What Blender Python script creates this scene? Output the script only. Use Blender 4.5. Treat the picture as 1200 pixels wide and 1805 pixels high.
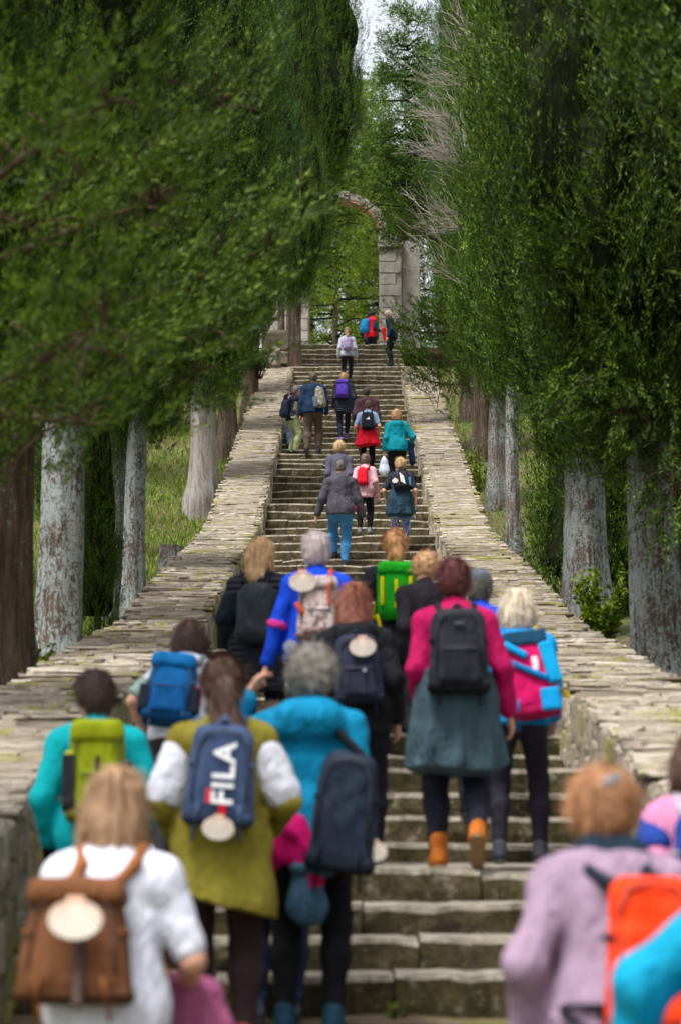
import bpy, math, random
import numpy as np
from mathutils import Vector, Matrix
for o in list(bpy.data.objects): bpy.data.objects.remove(o)
scene = bpy.context.scene
COL = scene.collection
# ---------------------------------------------------------------- camera, sky, sun, exposure
F = 4800.0                    # focal length in photograph pixels (1200 x 1805)
YH, XC = 1470.0, 612.0        # horizon row and the column straight up the stairs
cam = bpy.data.cameras.new('camera'); cam_o = bpy.data.objects.new('camera', cam); COL.objects.link(cam_o)
cam.sensor_fit = 'VERTICAL'; cam.sensor_height = 36.0; cam.lens = F/1805*36
pitch = math.atan((YH-902.5)/F)
cam_o.location = (0, 0, 0)
cam_o.rotation_euler = (math.pi/2+pitch, 0, math.atan((XC-600)/F))
cam.clip_start = 0.1; cam.clip_end = 3000
cam.dof.use_dof = True; cam.dof.focus_distance = 47.0; cam.dof.aperture_fstop = 2.6; cam.dof.aperture_blades = 9
scene.camera = cam_o
world = bpy.data.worlds.new('World'); scene.world = world; world.use_nodes = True
wn = world.node_tree.nodes; wl = world.node_tree.links; wn.clear()
sky = wn.new('ShaderNodeTexSky'); sky.sky_type = 'NISHITA'; sky.sun_disc = False
SUN_EL, SUN_ROT = math.radians(66), math.radians(222)
sky.sun_elevation = SUN_EL; sky.sun_rotation = SUN_ROT; sky.dust_density = 6.0; sky.air_density = 1.0; sky.ozone_density = 1.0
hs = wn.new('ShaderNodeHueSaturation'); hs.inputs['Saturation'].default_value = 0.28; hs.inputs['Value'].default_value = 1.2
bg = wn.new('ShaderNodeBackground'); bg.inputs['Strength'].default_value = 0.15
wo = wn.new('ShaderNodeOutputWorld')
wl.new(sky.outputs[0], hs.inputs['Color']); wl.new(hs.outputs[0], bg.inputs['Color']); wl.new(bg.outputs[0], wo.inputs['Surface'])
sun = bpy.data.lights.new('sun', 'SUN'); sun.energy = 2.3; sun.angle = math.radians(14); sun.color = (1.0, 0.965, 0.91)
sun_o = bpy.data.objects.new('sun', sun); COL.objects.link(sun_o)
sd = Vector((math.sin(SUN_ROT)*math.cos(SUN_EL), math.cos(SUN_ROT)*math.cos(SUN_EL), math.sin(SUN_EL)))
sun_o.rotation_euler = (-sd).to_track_quat('-Z', 'Y').to_euler(); sun_o.location = sd*60
scene.view_settings.view_transform = 'Standard'; scene.view_settings.look = 'None'
scene.view_settings.exposure = 0.95; scene.view_settings.gamma = 1.0; scene.view_settings.use_curve_mapping = False
scene.render.engine = 'CYCLES'
scene.cycles.max_bounces = 6; scene.cycles.transparent_max_bounces = 4

# ---------------------------------------------------------------- helpers
rng = np.random.default_rng(7)
R_ = random.Random(11)
def px(x, y, d):
    """world point seen at photograph pixel (x, y) at distance d up the stairs"""
    s = F/d
    return Vector(((x-XC)/s, d, (YH-y)/s))
def mesh_np(name, verts, quads=None, tris=None, smooth=False):
    me = bpy.data.meshes.new(name)
    verts = np.asarray(verts, dtype=np.float32)
    loops = []; starts = []; totals = []; n = 0
    if quads is not None and len(quads):
        q = np.asarray(quads, dtype=np.int32); loops.append(q.ravel()); starts.append(np.arange(len(q))*4); totals.append(np.full(len(q), 4)); n = len(q)*4
    if tris is not None and len(tris):
        t = np.asarray(tris, dtype=np.int32); loops.append(t.ravel()); starts.append(n+np.arange(len(t))*3); totals.append(np.full(len(t), 3))
    loops = np.concatenate(loops).astype(np.int32); starts = np.concatenate(starts).astype(np.int32); totals = np.concatenate(totals).astype(np.int32)
    me.vertices.add(len(verts)); me.vertices.foreach_set('co', verts.ravel())
    me.loops.add(len(loops)); me.loops.foreach_set('vertex_index', loops)
    me.polygons.add(len(starts)); me.polygons.foreach_set('loop_start', starts); me.polygons.foreach_set('loop_total', totals)
    me.polygons.foreach_set('use_smooth', np.full(len(starts), smooth, dtype=bool))
    me.update(calc_edges=True); me.validate()
    return me
def link(name, me, mats=None, parent=None, loc=None):
    if mats is not None and len(me.materials) == 0:
        for m in (mats if isinstance(mats, (list, tuple)) else [mats]): me.materials.append(m)
    o = bpy.data.objects.new(name, me); COL.objects.link(o)
    if parent is not None: o.parent = parent
    if loc is not None: o.location = loc
    return o
def empty(name, loc=(0, 0, 0), rz=0.0, scale=1.0):
    o = bpy.data.objects.new(name, None); COL.objects.link(o); o.location = loc; o.rotation_euler = (0, 0, rz); o.scale = (scale,)*3
    o.empty_display_size = 0.2
    return o
def tag(o, label=None, cat=None, group=None, kind=None):
    if label: o['label'] = label
    if cat: o['category'] = cat
    if group: o['group'] = group
    if kind: o['kind'] = kind
    return o
class MB:
    """collects small pieces into one mesh"""
    def __init__(s): s.v = []; s.q = []; s.t = []; s.n = 0
    def add(s, v, q=(), t=()):
        v = np.asarray(v, dtype=np.float32)
        s.v.append(v)
        if len(q): s.q.append(np.asarray(q, dtype=np.int32)+s.n)
        if len(t): s.t.append(np.asarray(t, dtype=np.int32)+s.n)
        s.n += len(v)
    def mesh(s, name, smooth=False):
        return mesh_np(name, np.concatenate(s.v), np.concatenate(s.q) if s.q else None, np.concatenate(s.t) if s.t else None, smooth)
def tube(pts, radii, sides=8, cap=True):
    pts = [Vector(p) for p in pts]; V = []; n = len(pts); up = Vector((0.13, 0.21, 1)).normalized()
    for i, p in enumerate(pts):
        d = (pts[min(i+1, n-1)]-pts[max(i-1, 0)]).normalized()
        a = d.cross(up)
        if a.length < 0.1: a = d.cross(Vector((1, 0, 0)))
        a.normalize(); b = d.cross(a)
        for k in range(sides):
            t = 2*math.pi*k/sides; V.append(p+(a*math.cos(t)+b*math.sin(t))*radii[i])
    q = [(i*sides+k, i*sides+(k+1) % sides, (i+1)*sides+(k+1) % sides, (i+1)*sides+k) for i in range(n-1) for k in range(sides)]
    t = []
    if cap:
        V.append(pts[0]); V.append(pts[-1]); c0 = len(V)-2; e = (n-1)*sides
        for k in range(sides):
            t.append((c0, (k+1) % sides, k)); t.append((c0+1, e+k, e+(k+1) % sides))
    return np.array([tuple(v) for v in V]), q, t
BOXQ = [(0, 3, 2, 1), (4, 5, 6, 7), (0, 1, 5, 4), (1, 2, 6, 5), (2, 3, 7, 6), (3, 0, 4, 7)]
def box_v(x0, x1, y0, y1, z0, z1):
    return np.array([(x0, y0, z0), (x1, y0, z0), (x1, y1, z0), (x0, y1, z0), (x0, y0, z1), (x1, y0, z1), (x1, y1, z1), (x0, y1, z1)], dtype=np.float32)
def bevel_box(x0, x1, y0, y1, z0, z1, b):
    """box with chamfered edges, 24 verts / 26 faces"""
    V = []; idx = {}
    for i, (X, sx) in enumerate(((x0, 1), (x1, -1))):
        for j, (Y, sy) in enumerate(((y0, 1), (y1, -1))):
            for k, (Z, sz) in enumerate(((z0, 1), (z1, -1))):
                for a in range(3):
                    idx[(i, j, k, a)] = len(V)
                    V.append((X+(0 if a == 0 else sx*b), Y+(0 if a == 1 else sy*b), Z+(0 if a == 2 else sz*b)))
    q = []; t = []
    for a in range(3):
        o = [x for x in range(3) if x != a]
        for s in (0, 1):
            f = []
            for (m, n) in ((0, 0), (1, 0), (1, 1), (0, 1)):
                key = [0, 0, 0]; key[a] = s; key[o[0]] = m; key[o[1]] = n; f.append(idx[(*key, a)])
            q.append(f)
    for a in range(3):
        o = [x for x in range(3) if x != a]
        for m in (0, 1):
            for n in (0, 1):
                f = []
                for (s, fa) in ((0, o[0]), (1, o[0]), (1, o[1]), (0, o[1])):
                    key = [0, 0, 0]; key[a] = s; key[o[0]] = m; key[o[1]] = n; f.append(idx[(*key, fa)])
                q.append(f)
    for i in (0, 1):
        for j in (0, 1):
            for k in (0, 1): t.append([idx[(i, j, k, a)] for a in range(3)])
    V = np.array(V, dtype=np.float32)
    c = V.mean(0)
    def fix(f):
        p = V[list(f)]; nrm = np.cross(p[1]-p[0], p[2]-p[0])
        return f if nrm@(p.mean(0)-c) > 0 else f[::-1]
    return V, [fix(f) for f in q], [fix(f) for f in t]

# ---------------------------------------------------------------- materials
MATS = {}
class NT:
    def __init__(s, name):
        s.m = bpy.data.materials.new(name); s.m.use_nodes = True; s.t = s.m.node_tree; s.t.nodes.clear()
        s.out = s.new('ShaderNodeOutputMaterial'); s.b = s.new('ShaderNodeBsdfPrincipled'); s.l(s.b.outputs[0], s.out.inputs['Surface'])
        s.co = s.new('ShaderNodeTexCoord')
    def new(s, k): return s.t.nodes.new(k)
    def l(s, a, b): s.t.links.new(a, b)
    def coord(s, which='Object', scale=(1, 1, 1)):
        mp = s.new('ShaderNodeMapping'); mp.inputs['Scale'].default_value = scale
        if which == 'World':
            g = s.new('ShaderNodeNewGeometry'); s.l(g.outputs['Position'], mp.inputs['Vector'])
        else: s.l(s.co.outputs[which], mp.inputs['Vector'])
        return mp.outputs[0]
    def noise(s, vec, scale, detail=4, rough=0.55, dist=0.0):
        n = s.new('ShaderNodeTexNoise'); n.inputs['Scale'].default_value = scale; n.inputs['Detail'].default_value = detail
        n.inputs['Roughness'].default_value = rough; n.inputs['Distortion'].default_value = dist; s.l(vec, n.inputs['Vector']); return n.outputs['Fac']
    def vor(s, vec, scale, feature='F1'):
        n = s.new('ShaderNodeTexVoronoi'); n.feature = feature; n.inputs['Scale'].default_value = scale; s.l(vec, n.inputs['Vector']); return n.outputs['Distance']
    def ramp(s, fac, stops):
        r = s.new('ShaderNodeValToRGB'); e = r.color_ramp.elements
        while len(e) < len(stops): e.new(0.5)
        for i, (p, c) in enumerate(stops):
            e[i].position = p; e[i].color = (c, c, c, 1) if isinstance(c, (int, float)) else (*c, 1)
        s.l(fac, r.inputs['Fac']); return r.outputs['Color']
    def mix(s, fac, a, b, mode='MIX'):
        n = s.new('ShaderNodeMix'); n.data_type = 'RGBA'; n.blend_type = mode
        for v, i in ((fac, 0), (a, 6), (b, 7)):
            if hasattr(v, 'links'): s.l(v, n.inputs[i])
            elif i == 0: n.inputs[0].default_value = v
            else: n.inputs[i].default_value = (*v, 1)
        return n.outputs[2]
    def math(s, op, a, b=0.0):
        n = s.new('ShaderNodeMath'); n.operation = op
        for v, i in ((a, 0), (b, 1)):
            if hasattr(v, 'links'): s.l(v, n.inputs[i])
            else: n.inputs[i].default_value = v
        return n.outputs[0]
    def bump(s, h, strength, dist=0.02, prev=None):
        n = s.new('ShaderNodeBump'); n.inputs['Strength'].default_value = strength; n.inputs['Distance'].default_value = dist; s.l(h, n.inputs['Height'])
        if prev is not None: s.l(prev, n.inputs['Normal'])
        return n.outputs[0]
    def island(s):
        g = s.new('ShaderNodeNewGeometry'); return g.outputs['Random Per Island']
    def normal_z(s):
        g = s.new('ShaderNodeNewGeometry'); x = s.new('ShaderNodeSeparateXYZ'); s.l(g.outputs['Normal'], x.inputs[0]); return x.outputs['Z']
    def fin(s, color, rough=0.85, normal=None, spec=0.3):
        if hasattr(color, 'links'): s.l(color, s.b.inputs['Base Color'])
        else: s.b.inputs['Base Color'].default_value = (*color, 1)
        if hasattr(rough, 'links'): s.l(rough, s.b.inputs['Roughness'])
        else: s.b.inputs['Roughness'].default_value = rough
        s.b.inputs['Specular IOR Level'].default_value = spec
        if normal is not None: s.l(normal, s.b.inputs['Normal'])
        return s.m
def fabric(col, rough=0.85, wr=0.5, sheen=0.0, var=0.16, quilt=False):
    key = ('f', tuple(col), rough, wr, quilt)
    if key in MATS: return MATS[key]
    t = NT('fabric'); v = t.coord('Object')
    n = t.noise(v, 7, 4); fine = t.noise(v, 60, 3)
    d = tuple(c*(1-var) for c in col); b = tuple(min(1, c*(1+var)+0.004) for c in col)
    c = t.ramp(n, [(0.3, d), (0.7, b)])
    mp = t.new('ShaderNodeMapping'); mp.inputs['Rotation'].default_value = (0.5, 0.4, 0.2); mp.inputs['Scale'].default_value = (1.5, 1.5, 0.45); t.l(t.co.outputs['Object'], mp.inputs['Vector'])
    w = t.noise(mp.outputs[0], 5.5, 2, 0.45, 1.0); cr = t.ramp(t.noise(mp.outputs[0], 8, 2, 0.4, 2.0), [(0.40, 0.0), (0.5, 1.0), (0.60, 0.0)])
    nb = t.bump(w, min(1, wr*1.2), 0.06); nb = t.bump(cr, wr*0.6, 0.016, nb); nb = t.bump(fine, 0.15, 0.003, nb)
    if quilt:
        wv = t.new('ShaderNodeTexWave'); wv.bands_direction = 'Z'; wv.inputs['Scale'].default_value = 7.0; wv.inputs['Distortion'].default_value = 1.5
        t.l(v, wv.inputs['Vector']); nb = t.bump(wv.outputs['Fac'], 0.8, 0.02, nb)
    MATS[key] = t.fin(c, rough, nb, 0.12); return MATS[key]
def hair_mat(col, col2=None, sc=1.0):
    key = ('h', tuple(col), sc)
    if key in MATS: return MATS[key]
    col2 = col2 or tuple(c*0.45 for c in col)
    ds = lambda c_: tuple(0.78*x+0.22*(0.3*c_[0]+0.59*c_[1]+0.11*c_[2]) for x in c_); col, col2 = ds(col), ds(col2)
    t = NT('hair'); v = t.coord('Object', (1, 1, 0.1))
    n = t.noise(v, 48*sc, 4, 0.65, 0.6); n2 = t.noise(t.coord('Object', (1, 1, 0.3)), 16, 3)
    c = t.ramp(n, [(0.28, col2), (0.42, tuple(0.5*(x+y) for x, y in zip(col, col2))), (0.62, col)]); c = t.mix(t.ramp(n2, [(0.45, 0.0), (0.7, 0.6)]), c, tuple(min(1, x*1.4) for x in col))
    MATS[key] = t.fin(c, 0.5, t.bump(n, 0.7, 0.01), 0.35); return MATS[key]
def skin_mat(col=(0.50, 0.27, 0.18)):
    key = ('s', tuple(col))
    if key in MATS: return MATS[key]
    t = NT('skin'); v = t.coord('Object'); n = t.noise(v, 25, 3)
    c = t.ramp(n, [(0.3, tuple(x*0.85 for x in col)), (0.7, (min(1, col[0]*1.1), col[1]*1.05, col[2]))])
    t.b.inputs['Subsurface Weight'].default_value = 0.0
    MATS[key] = t.fin(c, 0.55, t.bump(n, 0.1, 0.004), 0.4); return MATS[key]
def simple(col, rough=0.6, name='paint', metal=0.0):
    key = ('p', tuple(col), rough, metal)
    if key in MATS: return MATS[key]
    t = NT(name); n = t.noise(t.coord('Object'), 30, 3)
    t.b.inputs['Metallic'].default_value = metal
    MATS[key] = t.fin(t.ramp(n, [(0.3, tuple(x*0.85 for x in col)), (0.7, tuple(min(1, x*1.1) for x in col))]), rough); return MATS[key]

def stone_step_mat():
    t = NT('step_stone'); v = t.coord('World'); 
    a = t.noise(v, 3.2, 5, 0.6); b = t.noise(v, 19, 5, 0.7); f = t.noise(v, 60, 3, 0.7)
    base = t.ramp(b, [(0.28, (0.060, 0.046, 0.028)), (0.5, (0.135, 0.108, 0.070)), (0.72, (0.28, 0.24, 0.17))])
    isl = t.island(); base = t.mix(0.55, base, t.ramp(isl, [(0, (0.55, 0.50, 0.44)), (1, (1.0, 0.97, 0.9))]), 'MULTIPLY')
    moss = t.ramp(t.math('ADD', t.math('MULTIPLY', a, 0.65), t.math('MULTIPLY', b, 0.45)), [(0.46, 0.0), (0.58, 1.0)])
    mossc = t.ramp(f, [(0.3, (0.030, 0.028, 0.012)), (0.7, (0.085, 0.078, 0.022))])
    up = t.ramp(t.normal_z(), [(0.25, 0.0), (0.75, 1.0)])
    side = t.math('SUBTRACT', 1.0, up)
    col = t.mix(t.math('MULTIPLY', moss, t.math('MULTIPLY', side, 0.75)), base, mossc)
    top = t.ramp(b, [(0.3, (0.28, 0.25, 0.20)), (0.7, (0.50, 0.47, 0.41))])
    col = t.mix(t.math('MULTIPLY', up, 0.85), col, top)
    lich = t.ramp(t.noise(v, 11, 4, 0.6), [(0.58, 0.0), (0.68, 0.55)])
    col = t.mix(t.math('MULTIPLY', lich, side), col, t.ramp(f, [(0.3, (0.20, 0.18, 0.13)), (0.7, (0.44, 0.41, 0.33))]))
    stain = t.ramp(t.noise(t.coord('World', (1, 1, 0.5)), 5.5, 4, 0.65, 0.8), [(0.36, (0.38, 0.36, 0.33)), (0.56, (1.05, 1.03, 1.0))]); col = t.mix(0.85, col, stain, 'MULTIPLY')
    nb = t.bump(b, 1.0, 0.045); nb = t.bump(f, 0.7, 0.014, nb)
    return t.fin(col, 0.95, nb, 0.15)
def stone_wall_mat():
    t = NT('wall_stone'); v = t.coord('World')
    isl = t.island(); n = t.noise(v, 9, 5, 0.65); f = t.noise(v, 42, 4, 0.7)
    col = t.ramp(isl, [(0.0, (0.17, 0.14, 0.105)), (0.3, (0.31, 0.27, 0.22)), (0.65, (0.42, 0.375, 0.315)), (1.0, (0.54, 0.50, 0.44))])
    col = t.mix(0.75, col, t.ramp(n, [(0.3, (0.5, 0.45, 0.39)), (0.62, (1.0, 1.0, 1.0))]), 'MULTIPLY')
    col = t.mix(0.5, col, t.ramp(f, [(0.3, (0.6, 0.57, 0.53)), (0.6, (1, 1, 1))]), 'MULTIPLY')
    big = t.noise(v, 1.7, 4, 0.6)
    mossf = t.ramp(t.math('ADD', t.math('MULTIPLY', big, 0.7), t.math('MULTIPLY', n, 0.4)), [(0.56, 0.0), (0.66, 0.85)])
    mossc = t.ramp(f, [(0.3, (0.11, 0.11, 0.02)), (0.7, (0.26, 0.25, 0.04))])
    col = t.mix(mossf, col, mossc)
    nb = t.bump(n, 0.7, 0.03); nb = t.bump(f, 0.6, 0.01, nb)
    return t.fin(col, 0.95, nb, 0.15)
def mortar_mat():
    t = NT('mortar'); v = t.coord('World'); n = t.noise(v, 8, 5)
    return t.fin(t.ramp(n, [(0.3, (0.10, 0.083, 0.06)), (0.7, (0.26, 0.22, 0.17))]), 0.98, t.bump(n, 0.8, 0.04), 0.1)
def gate_mat():
    t = NT('gate_stone'); v = t.coord('World'); n = t.noise(v, 3.5, 5); f = t.noise(v, 22, 4, 0.7)
    c = t.ramp(n, [(0.3, (0.24, 0.22, 0.20)), (0.7, (0.40, 0.375, 0.34))]); c = t.mix(0.6, c, t.ramp(f, [(0.3, (0.65, 0.63, 0.6)), (0.6, (1, 1, 1))]), 'MULTIPLY')
    return t.fin(c, 0.92, t.bump(f, 0.6, 0.02), 0.2)
def bark_mat(name, base, dark, lichen=0.5, lcol=(0.36, 0.43, 0.42)):
    t = NT(name); v = t.coord('Object'); st = t.coord('Object', (1, 1, 0.12))
    r = t.noise(st, 16, 5, 0.65, 0.6); f = t.noise(t.coord('Object', (1, 1, 0.3)), 60, 4, 0.7)
    c = t.ramp(r, [(0.3, dark), (0.62, base)])
    c = t.mix(0.5, c, t.ramp(f, [(0.3, (0.5, 0.48, 0.46)), (0.65, (1, 1, 1))]), 'MULTIPLY')
    nb = t.bump(r, 1.0, 0.05); nb = t.bump(f, 0.5, 0.012, nb)
    if lichen > 0:
        vv = t.new('ShaderNodeVectorMath'); vv.operation = 'ADD'; 
        nz = t.new('ShaderNodeTexNoise'); nz.inputs['Scale'].default_value = 14; t.l(v, nz.inputs['Vector'])
        sc = t.new('ShaderNodeVectorMath'); sc.operation = 'SCALE'; sc.inputs['Scale'].default_value = 0.10; t.l(nz.outputs['Color'], sc.inputs[0])
        t.l(v, vv.inputs[0]); t.l(sc.outputs[0], vv.inputs[1])
        vs = t.new('ShaderNodeVectorMath'); vs.operation = 'MULTIPLY'; vs.inputs[1].default_value = (1, 1, 0.55); t.l(vv.outputs[0], vs.inputs[0]); ln = t.noise(vs.outputs[0], 30, 5, 0.68); lb = t.noise(v, 2.1, 2)
        th = t.math('ADD', t.math('ADD', ln, t.math('MULTIPLY', t.math('SUBTRACT', lb, 0.5), 0.45)), t.math('MULTIPLY', t.math('SUBTRACT', r, 0.5), 0.45))
        lo = 0.66-0.30*lichen
        lf = t.ramp(th, [(lo-0.02, 0.0), (lo+0.09, 0.92)])
        lc = t.ramp(t.noise(v, 45, 3), [(0.3, tuple(x*0.62 for x in lcol)), (0.7, lcol)])
        c = t.mix(lf, c, lc); nb = t.bump(lf, 0.4, 0.012, nb)
    return t.fin(c, 0.95, nb, 0.1)
def leaf_mat(name, c1, c2, c3, trans=0.25):
    t = NT(name); v = t.coord('World'); isl = t.island()
    n = t.noise(v, 1.3, 3)
    c = t.ramp(isl, [(0.0, c1), (0.6, c2), (1.0, c3)])
    c = t.mix(0.55, c, t.ramp(n, [(0.3, (0.62, 0.66, 0.55)), (0.7, (1.1, 1.08, 0.95))]), 'MULTIPLY')
    cl = t.noise(v, 4.2, 3, 0.6); c = t.mix(0.8, c, t.ramp(cl, [(0.36, (0.42, 0.46, 0.40)), (0.62, (1.2, 1.18, 1.1))]), 'MULTIPLY'); fn = t.noise(v, 34, 3, 0.7); c = t.mix(0.7, c, t.ramp(fn, [(0.35, (0.35, 0.36, 0.30)), (0.62, (1.15, 1.15, 1.05))]), 'MULTIPLY')
    tr = t.new('ShaderNodeBsdfTranslucent'); t.l(t.mix(0.5, c, (1.0, 1.0, 0.35), 'MULTIPLY'), tr.inputs['Color'])
    ms = t.new('ShaderNodeMixShader'); ms.inputs[0].default_value = trans
    m = t.fin(c, 0.6, None, 0.25)
    t.l(t.b.outputs[0], ms.inputs[1]); t.l(tr.outputs[0], ms.inputs[2]); t.l(ms.outputs[0], t.out.inputs['Surface'])
    return m
def ground_mat():
    t = NT('hillside_soil'); v = t.coord('World'); a = t.noise(v, 0.6, 5); b = t.noise(v, 7, 5, 0.7)
    soil = t.ramp(b, [(0.3, (0.060, 0.045, 0.028)), (0.7, (0.15, 0.115, 0.075))])
    grass = t.ramp(b, [(0.3, (0.035, 0.05, 0.012)), (0.7, (0.12, 0.14, 0.035))])
    c = t.mix(t.ramp(a, [(0.4, 0.25), (0.6, 1.0)]), soil, grass)
    return t.fin(c, 0.97, t.bump(b, 0.8, 0.06), 0.1)
M_STEP, M_WALL, M_MORTAR, M_GATE, M_GROUND = stone_step_mat(), stone_wall_mat(), mortar_mat(), gate_mat(), ground_mat()

# ---------------------------------------------------------------- stairs profile: flights of (bottom d, n, H bottom, H top)
HW = 1.55                       # half width of the stairs
TR = 0.36                       # tread
def H_at(y, d): return (YH-y)*d/F
FLIGHTS = []
def fl(d, n, hb, ht): FLIGHTS.append((d, n, hb, ht))
def flpx(d, n, yb, yt): fl(d, n, H_at(yb, d), H_at(yt, d+(n-1)*TR))
flpx(12.7, 4, 1712, 1532)
flpx(15.6, 4, 1487, 1352)
fl(19.2, 3, 0.556, 0.876)
fl(23.4, 3, 1.03, 1.35)
fl(27.8, 4, 1.50, 1.96)
flpx(31.8, 4, 1118, 1060)
fl(36.6, 4, 3.00, 3.48)
fl(41.0, 4, 3.68, 4.16)
flpx(45.3, 5, 1002, 942)
flpx(49.9, 4, 930, 888)
flpx(54.0, 4, 876, 836)
flpx(57.4, 4, 824, 798)
flpx(62.2, 4, 789, 758.5)
flpx(66.6, 4, 748, 718)
flpx(71.0, 3, 709, 691)
flpx(74.2, 6, 681.5, 640)
flpx(79.0, 5, 635, 600)
NOS = []                        # (flight, d, H, riser)
prevH = -0.83
for fi, (d, n, hb, ht) in enumerate(FLIGHTS):
    for i in range(n):
        H = hb+(ht-hb)*i/(n-1); NOS.append((fi, d+i*TR, H)) 
TOP_D, TOP_H = NOS[-1][1], NOS[-1][2]
def stair_h(d):
    """walking height at distance d (landings run straight between flights)"""
    if d < NOS[0][1]: return ground_low(d)
    for k in range(len(NOS)-1):
        if NOS[k][1] <= d < NOS[k+1][1]:
            if NOS[k][0] == NOS[k+1][0]: return NOS[k][2]
            r = min(0.17, NOS[k+1][2]-NOS[k][2]-0.02)
            e = NOS[k+1][2]-r; f = (d-NOS[k][1])/(NOS[k+1][1]-NOS[k][1])
            return NOS[k][2]+(e-NOS[k][2])*f
    return TOP_H
GL = [(-40, -2.6), (0, -1.66), (4, -1.60), (6, -1.50), (8.4, -1.30), (11, -0.97), (12.7, -0.83)]
def ground_low(d):
    return float(np.interp(d, [a for a, b in GL], [b for a, b in GL]))
def avg_h(d):
    """smooth line of the hill along the stairs"""
    ds = [-300, -40, 0, 8.4, 12.7, 16.9, 20, 24.2, 29, 33, 38, 42.5, 46.8, 51, 55, 58.5, 63.2, 67.7, 72, 76, 81, 95, 120, 200, 700]
    hs = [-8, -2.6, -1.66, -1.3, -0.83, 0.30, 0.80, 1.30, 1.9, 2.8, 3.45, 4.15, 5.1, 6.15, 7.25, 8.15, 9.35, 10.55, 11.65, 13.0, TOP_H-0.02, TOP_H, TOP_H+1.5, TOP_H+9, TOP_H+60]
    return np.interp(d, ds, hs)

# ---------------------------------------------------------------- ground sheet
def smooth_avg(d):
    return (avg_h(d-1.5)+avg_h(d)+avg_h(d+1.5))/3
xs = np.concatenate([np.linspace(-320, -20, 16), np.linspace(-17, -3, 20), np.linspace(-2.3, 2.3, 5), np.linspace(3, 17, 20), np.linspace(20, 320, 16)])
ys = np.concatenate([np.linspace(-250, -10, 14), np.linspace(-5, 100, 106), np.linspace(105, 700, 30)])
gx, gy = np.meshgrid(xs, ys, indexing='ij')
gz = smooth_avg(gy)-0.10
side = np.clip((np.abs(gx)-2.4)/3.0, 0, 1)
gz = gz-0.55*np.clip(1-side, 0, 1)*((gy > 11.5) & (gy < 82))+0.12*np.sin(gx*0.9+gy*0.35)*side+0.05*np.sin(gx*2.3-gy*1.1)*side
gz = gz-np.where((gx > 3), 0.25*np.clip((gx-3)/4, 0, 1), 0)
low = gy <= 11.5
gz = np.where(low, np.interp(gy, [-250, -40, 0, 4, 6, 8.4, 11, 11.6], [-8, -2.6, -1.66, -1.60, -1.50, -1.30, -0.97, -0.92])+0.02*np.sin(gx*3)*np.sin(gy*2), gz)
nx, ny = gx.shape
ii, jj = np.meshgrid(np.arange(nx-1), np.arange(ny-1), indexing='ij')
q = np.stack([ii*ny+jj, (ii+1)*ny+jj, (ii+1)*ny+jj+1, ii*ny+jj+1], -1).reshape(-1, 4)
g = link('ground', mesh_np('ground', np.stack([gx, gy, gz], -1).reshape(-1, 3), q, smooth=True), M_GROUND); tag(g, kind='structure')
# packed earth in front of the first step
mb = MB(); n = 24
px_, py_ = np.meshgrid(np.linspace(-2.3, 2.3, n), np.linspace(3, 12.68, 40), indexing='ij')
pz = np.interp(py_, [a for a, b in GL], [b for a, b in GL])+0.012*np.sin(px_*7+py_*3)
ii, jj = np.meshgrid(np.arange(n-1), np.arange(39), indexing='ij')
q = np.stack([ii*40+jj, (ii+1)*40+jj, (ii+1)*40+jj+1, ii*40+jj+1], -1).reshape(-1, 4)
def earth_mat():
    t = NT('packed_earth'); v = t.coord('World'); b = t.noise(v, 9, 5, 0.7); a = t.noise(v, 2.5, 3)
    c = t.ramp(b, [(0.3, (0.06, 0.042, 0.028)), (0.7, (0.17, 0.125, 0.085))]); c = t.mix(t.ramp(a, [(0.5, 0), (0.65, 0.7)]), c, (0.09, 0.10, 0.02))
    return t.fin(c, 0.97, t.bump(b, 0.8, 0.03), 0.1)
tag(link('path', mesh_np('path', np.stack([px_, py_, pz], -1).reshape(-1, 3), q, smooth=True), earth_mat()), kind='structure')

# ---------------------------------------------------------------- stairway: every block of every step is a piece
stair = empty('stairway', (0, 12.7, -0.83)); tag(stair, kind='structure')
def step_block(x0, x1, d, dep, zt, zb, jit):
    """long stone with a worn, slightly rounded nosing"""
    nx = max(3, int((x1-x0)/(0.11 if d < 33 else 0.22))); xs = np.linspace(x0, x1, nx+1)
    prof = [(0.02, 'b'), (0.0, 'm'), (0.004, 't2'), (0.03, 't'), (dep, 't')]
    V = []; 
    for i, x in enumerate(xs):
        w = 0.014*math.sin(x*3.1+jit)+0.008*math.sin(x*9.7+jit*2)+R_.uniform(-0.009, 0.009)
        wz = 0.010*math.sin(x*2.3+jit*3)+R_.uniform(-0.007, 0.006)-(0.02 if R_.random() < 0.06 else 0)
        e = 0.012 if i in (0, nx) else 0.0
        V += [(x, d+0.012+w+e, zb), (x, d+w*1.5+e+R_.uniform(-0.006, 0.006), (zb+zt)/2), (x, d+w+e, zt-0.035+wz), (x, d+w+0.022+e, zt-0.006+wz-e*0.5), (x, d+dep, zt+wz*0.3)]
    q = []
    for i in range(nx):
        for k in range(4): q.append((i*5+k, (i+1)*5+k, (i+1)*5+k+1, i*5+k+1))
    nV = len(V); V += [(x0, d+dep, zb), (x1, d+dep, zb)]
    t = [(nV, 1, 0), (nV, 2, 1), (nV, 3, 2), (nV, 4, 3)]
    b = nx*5; t += [(nV+1, b, b+1), (nV+1, b+1, b+2), (nV+1, b+2, b+3), (nV+1, b+3, b+4)]
    return np.array(V), q, t
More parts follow.
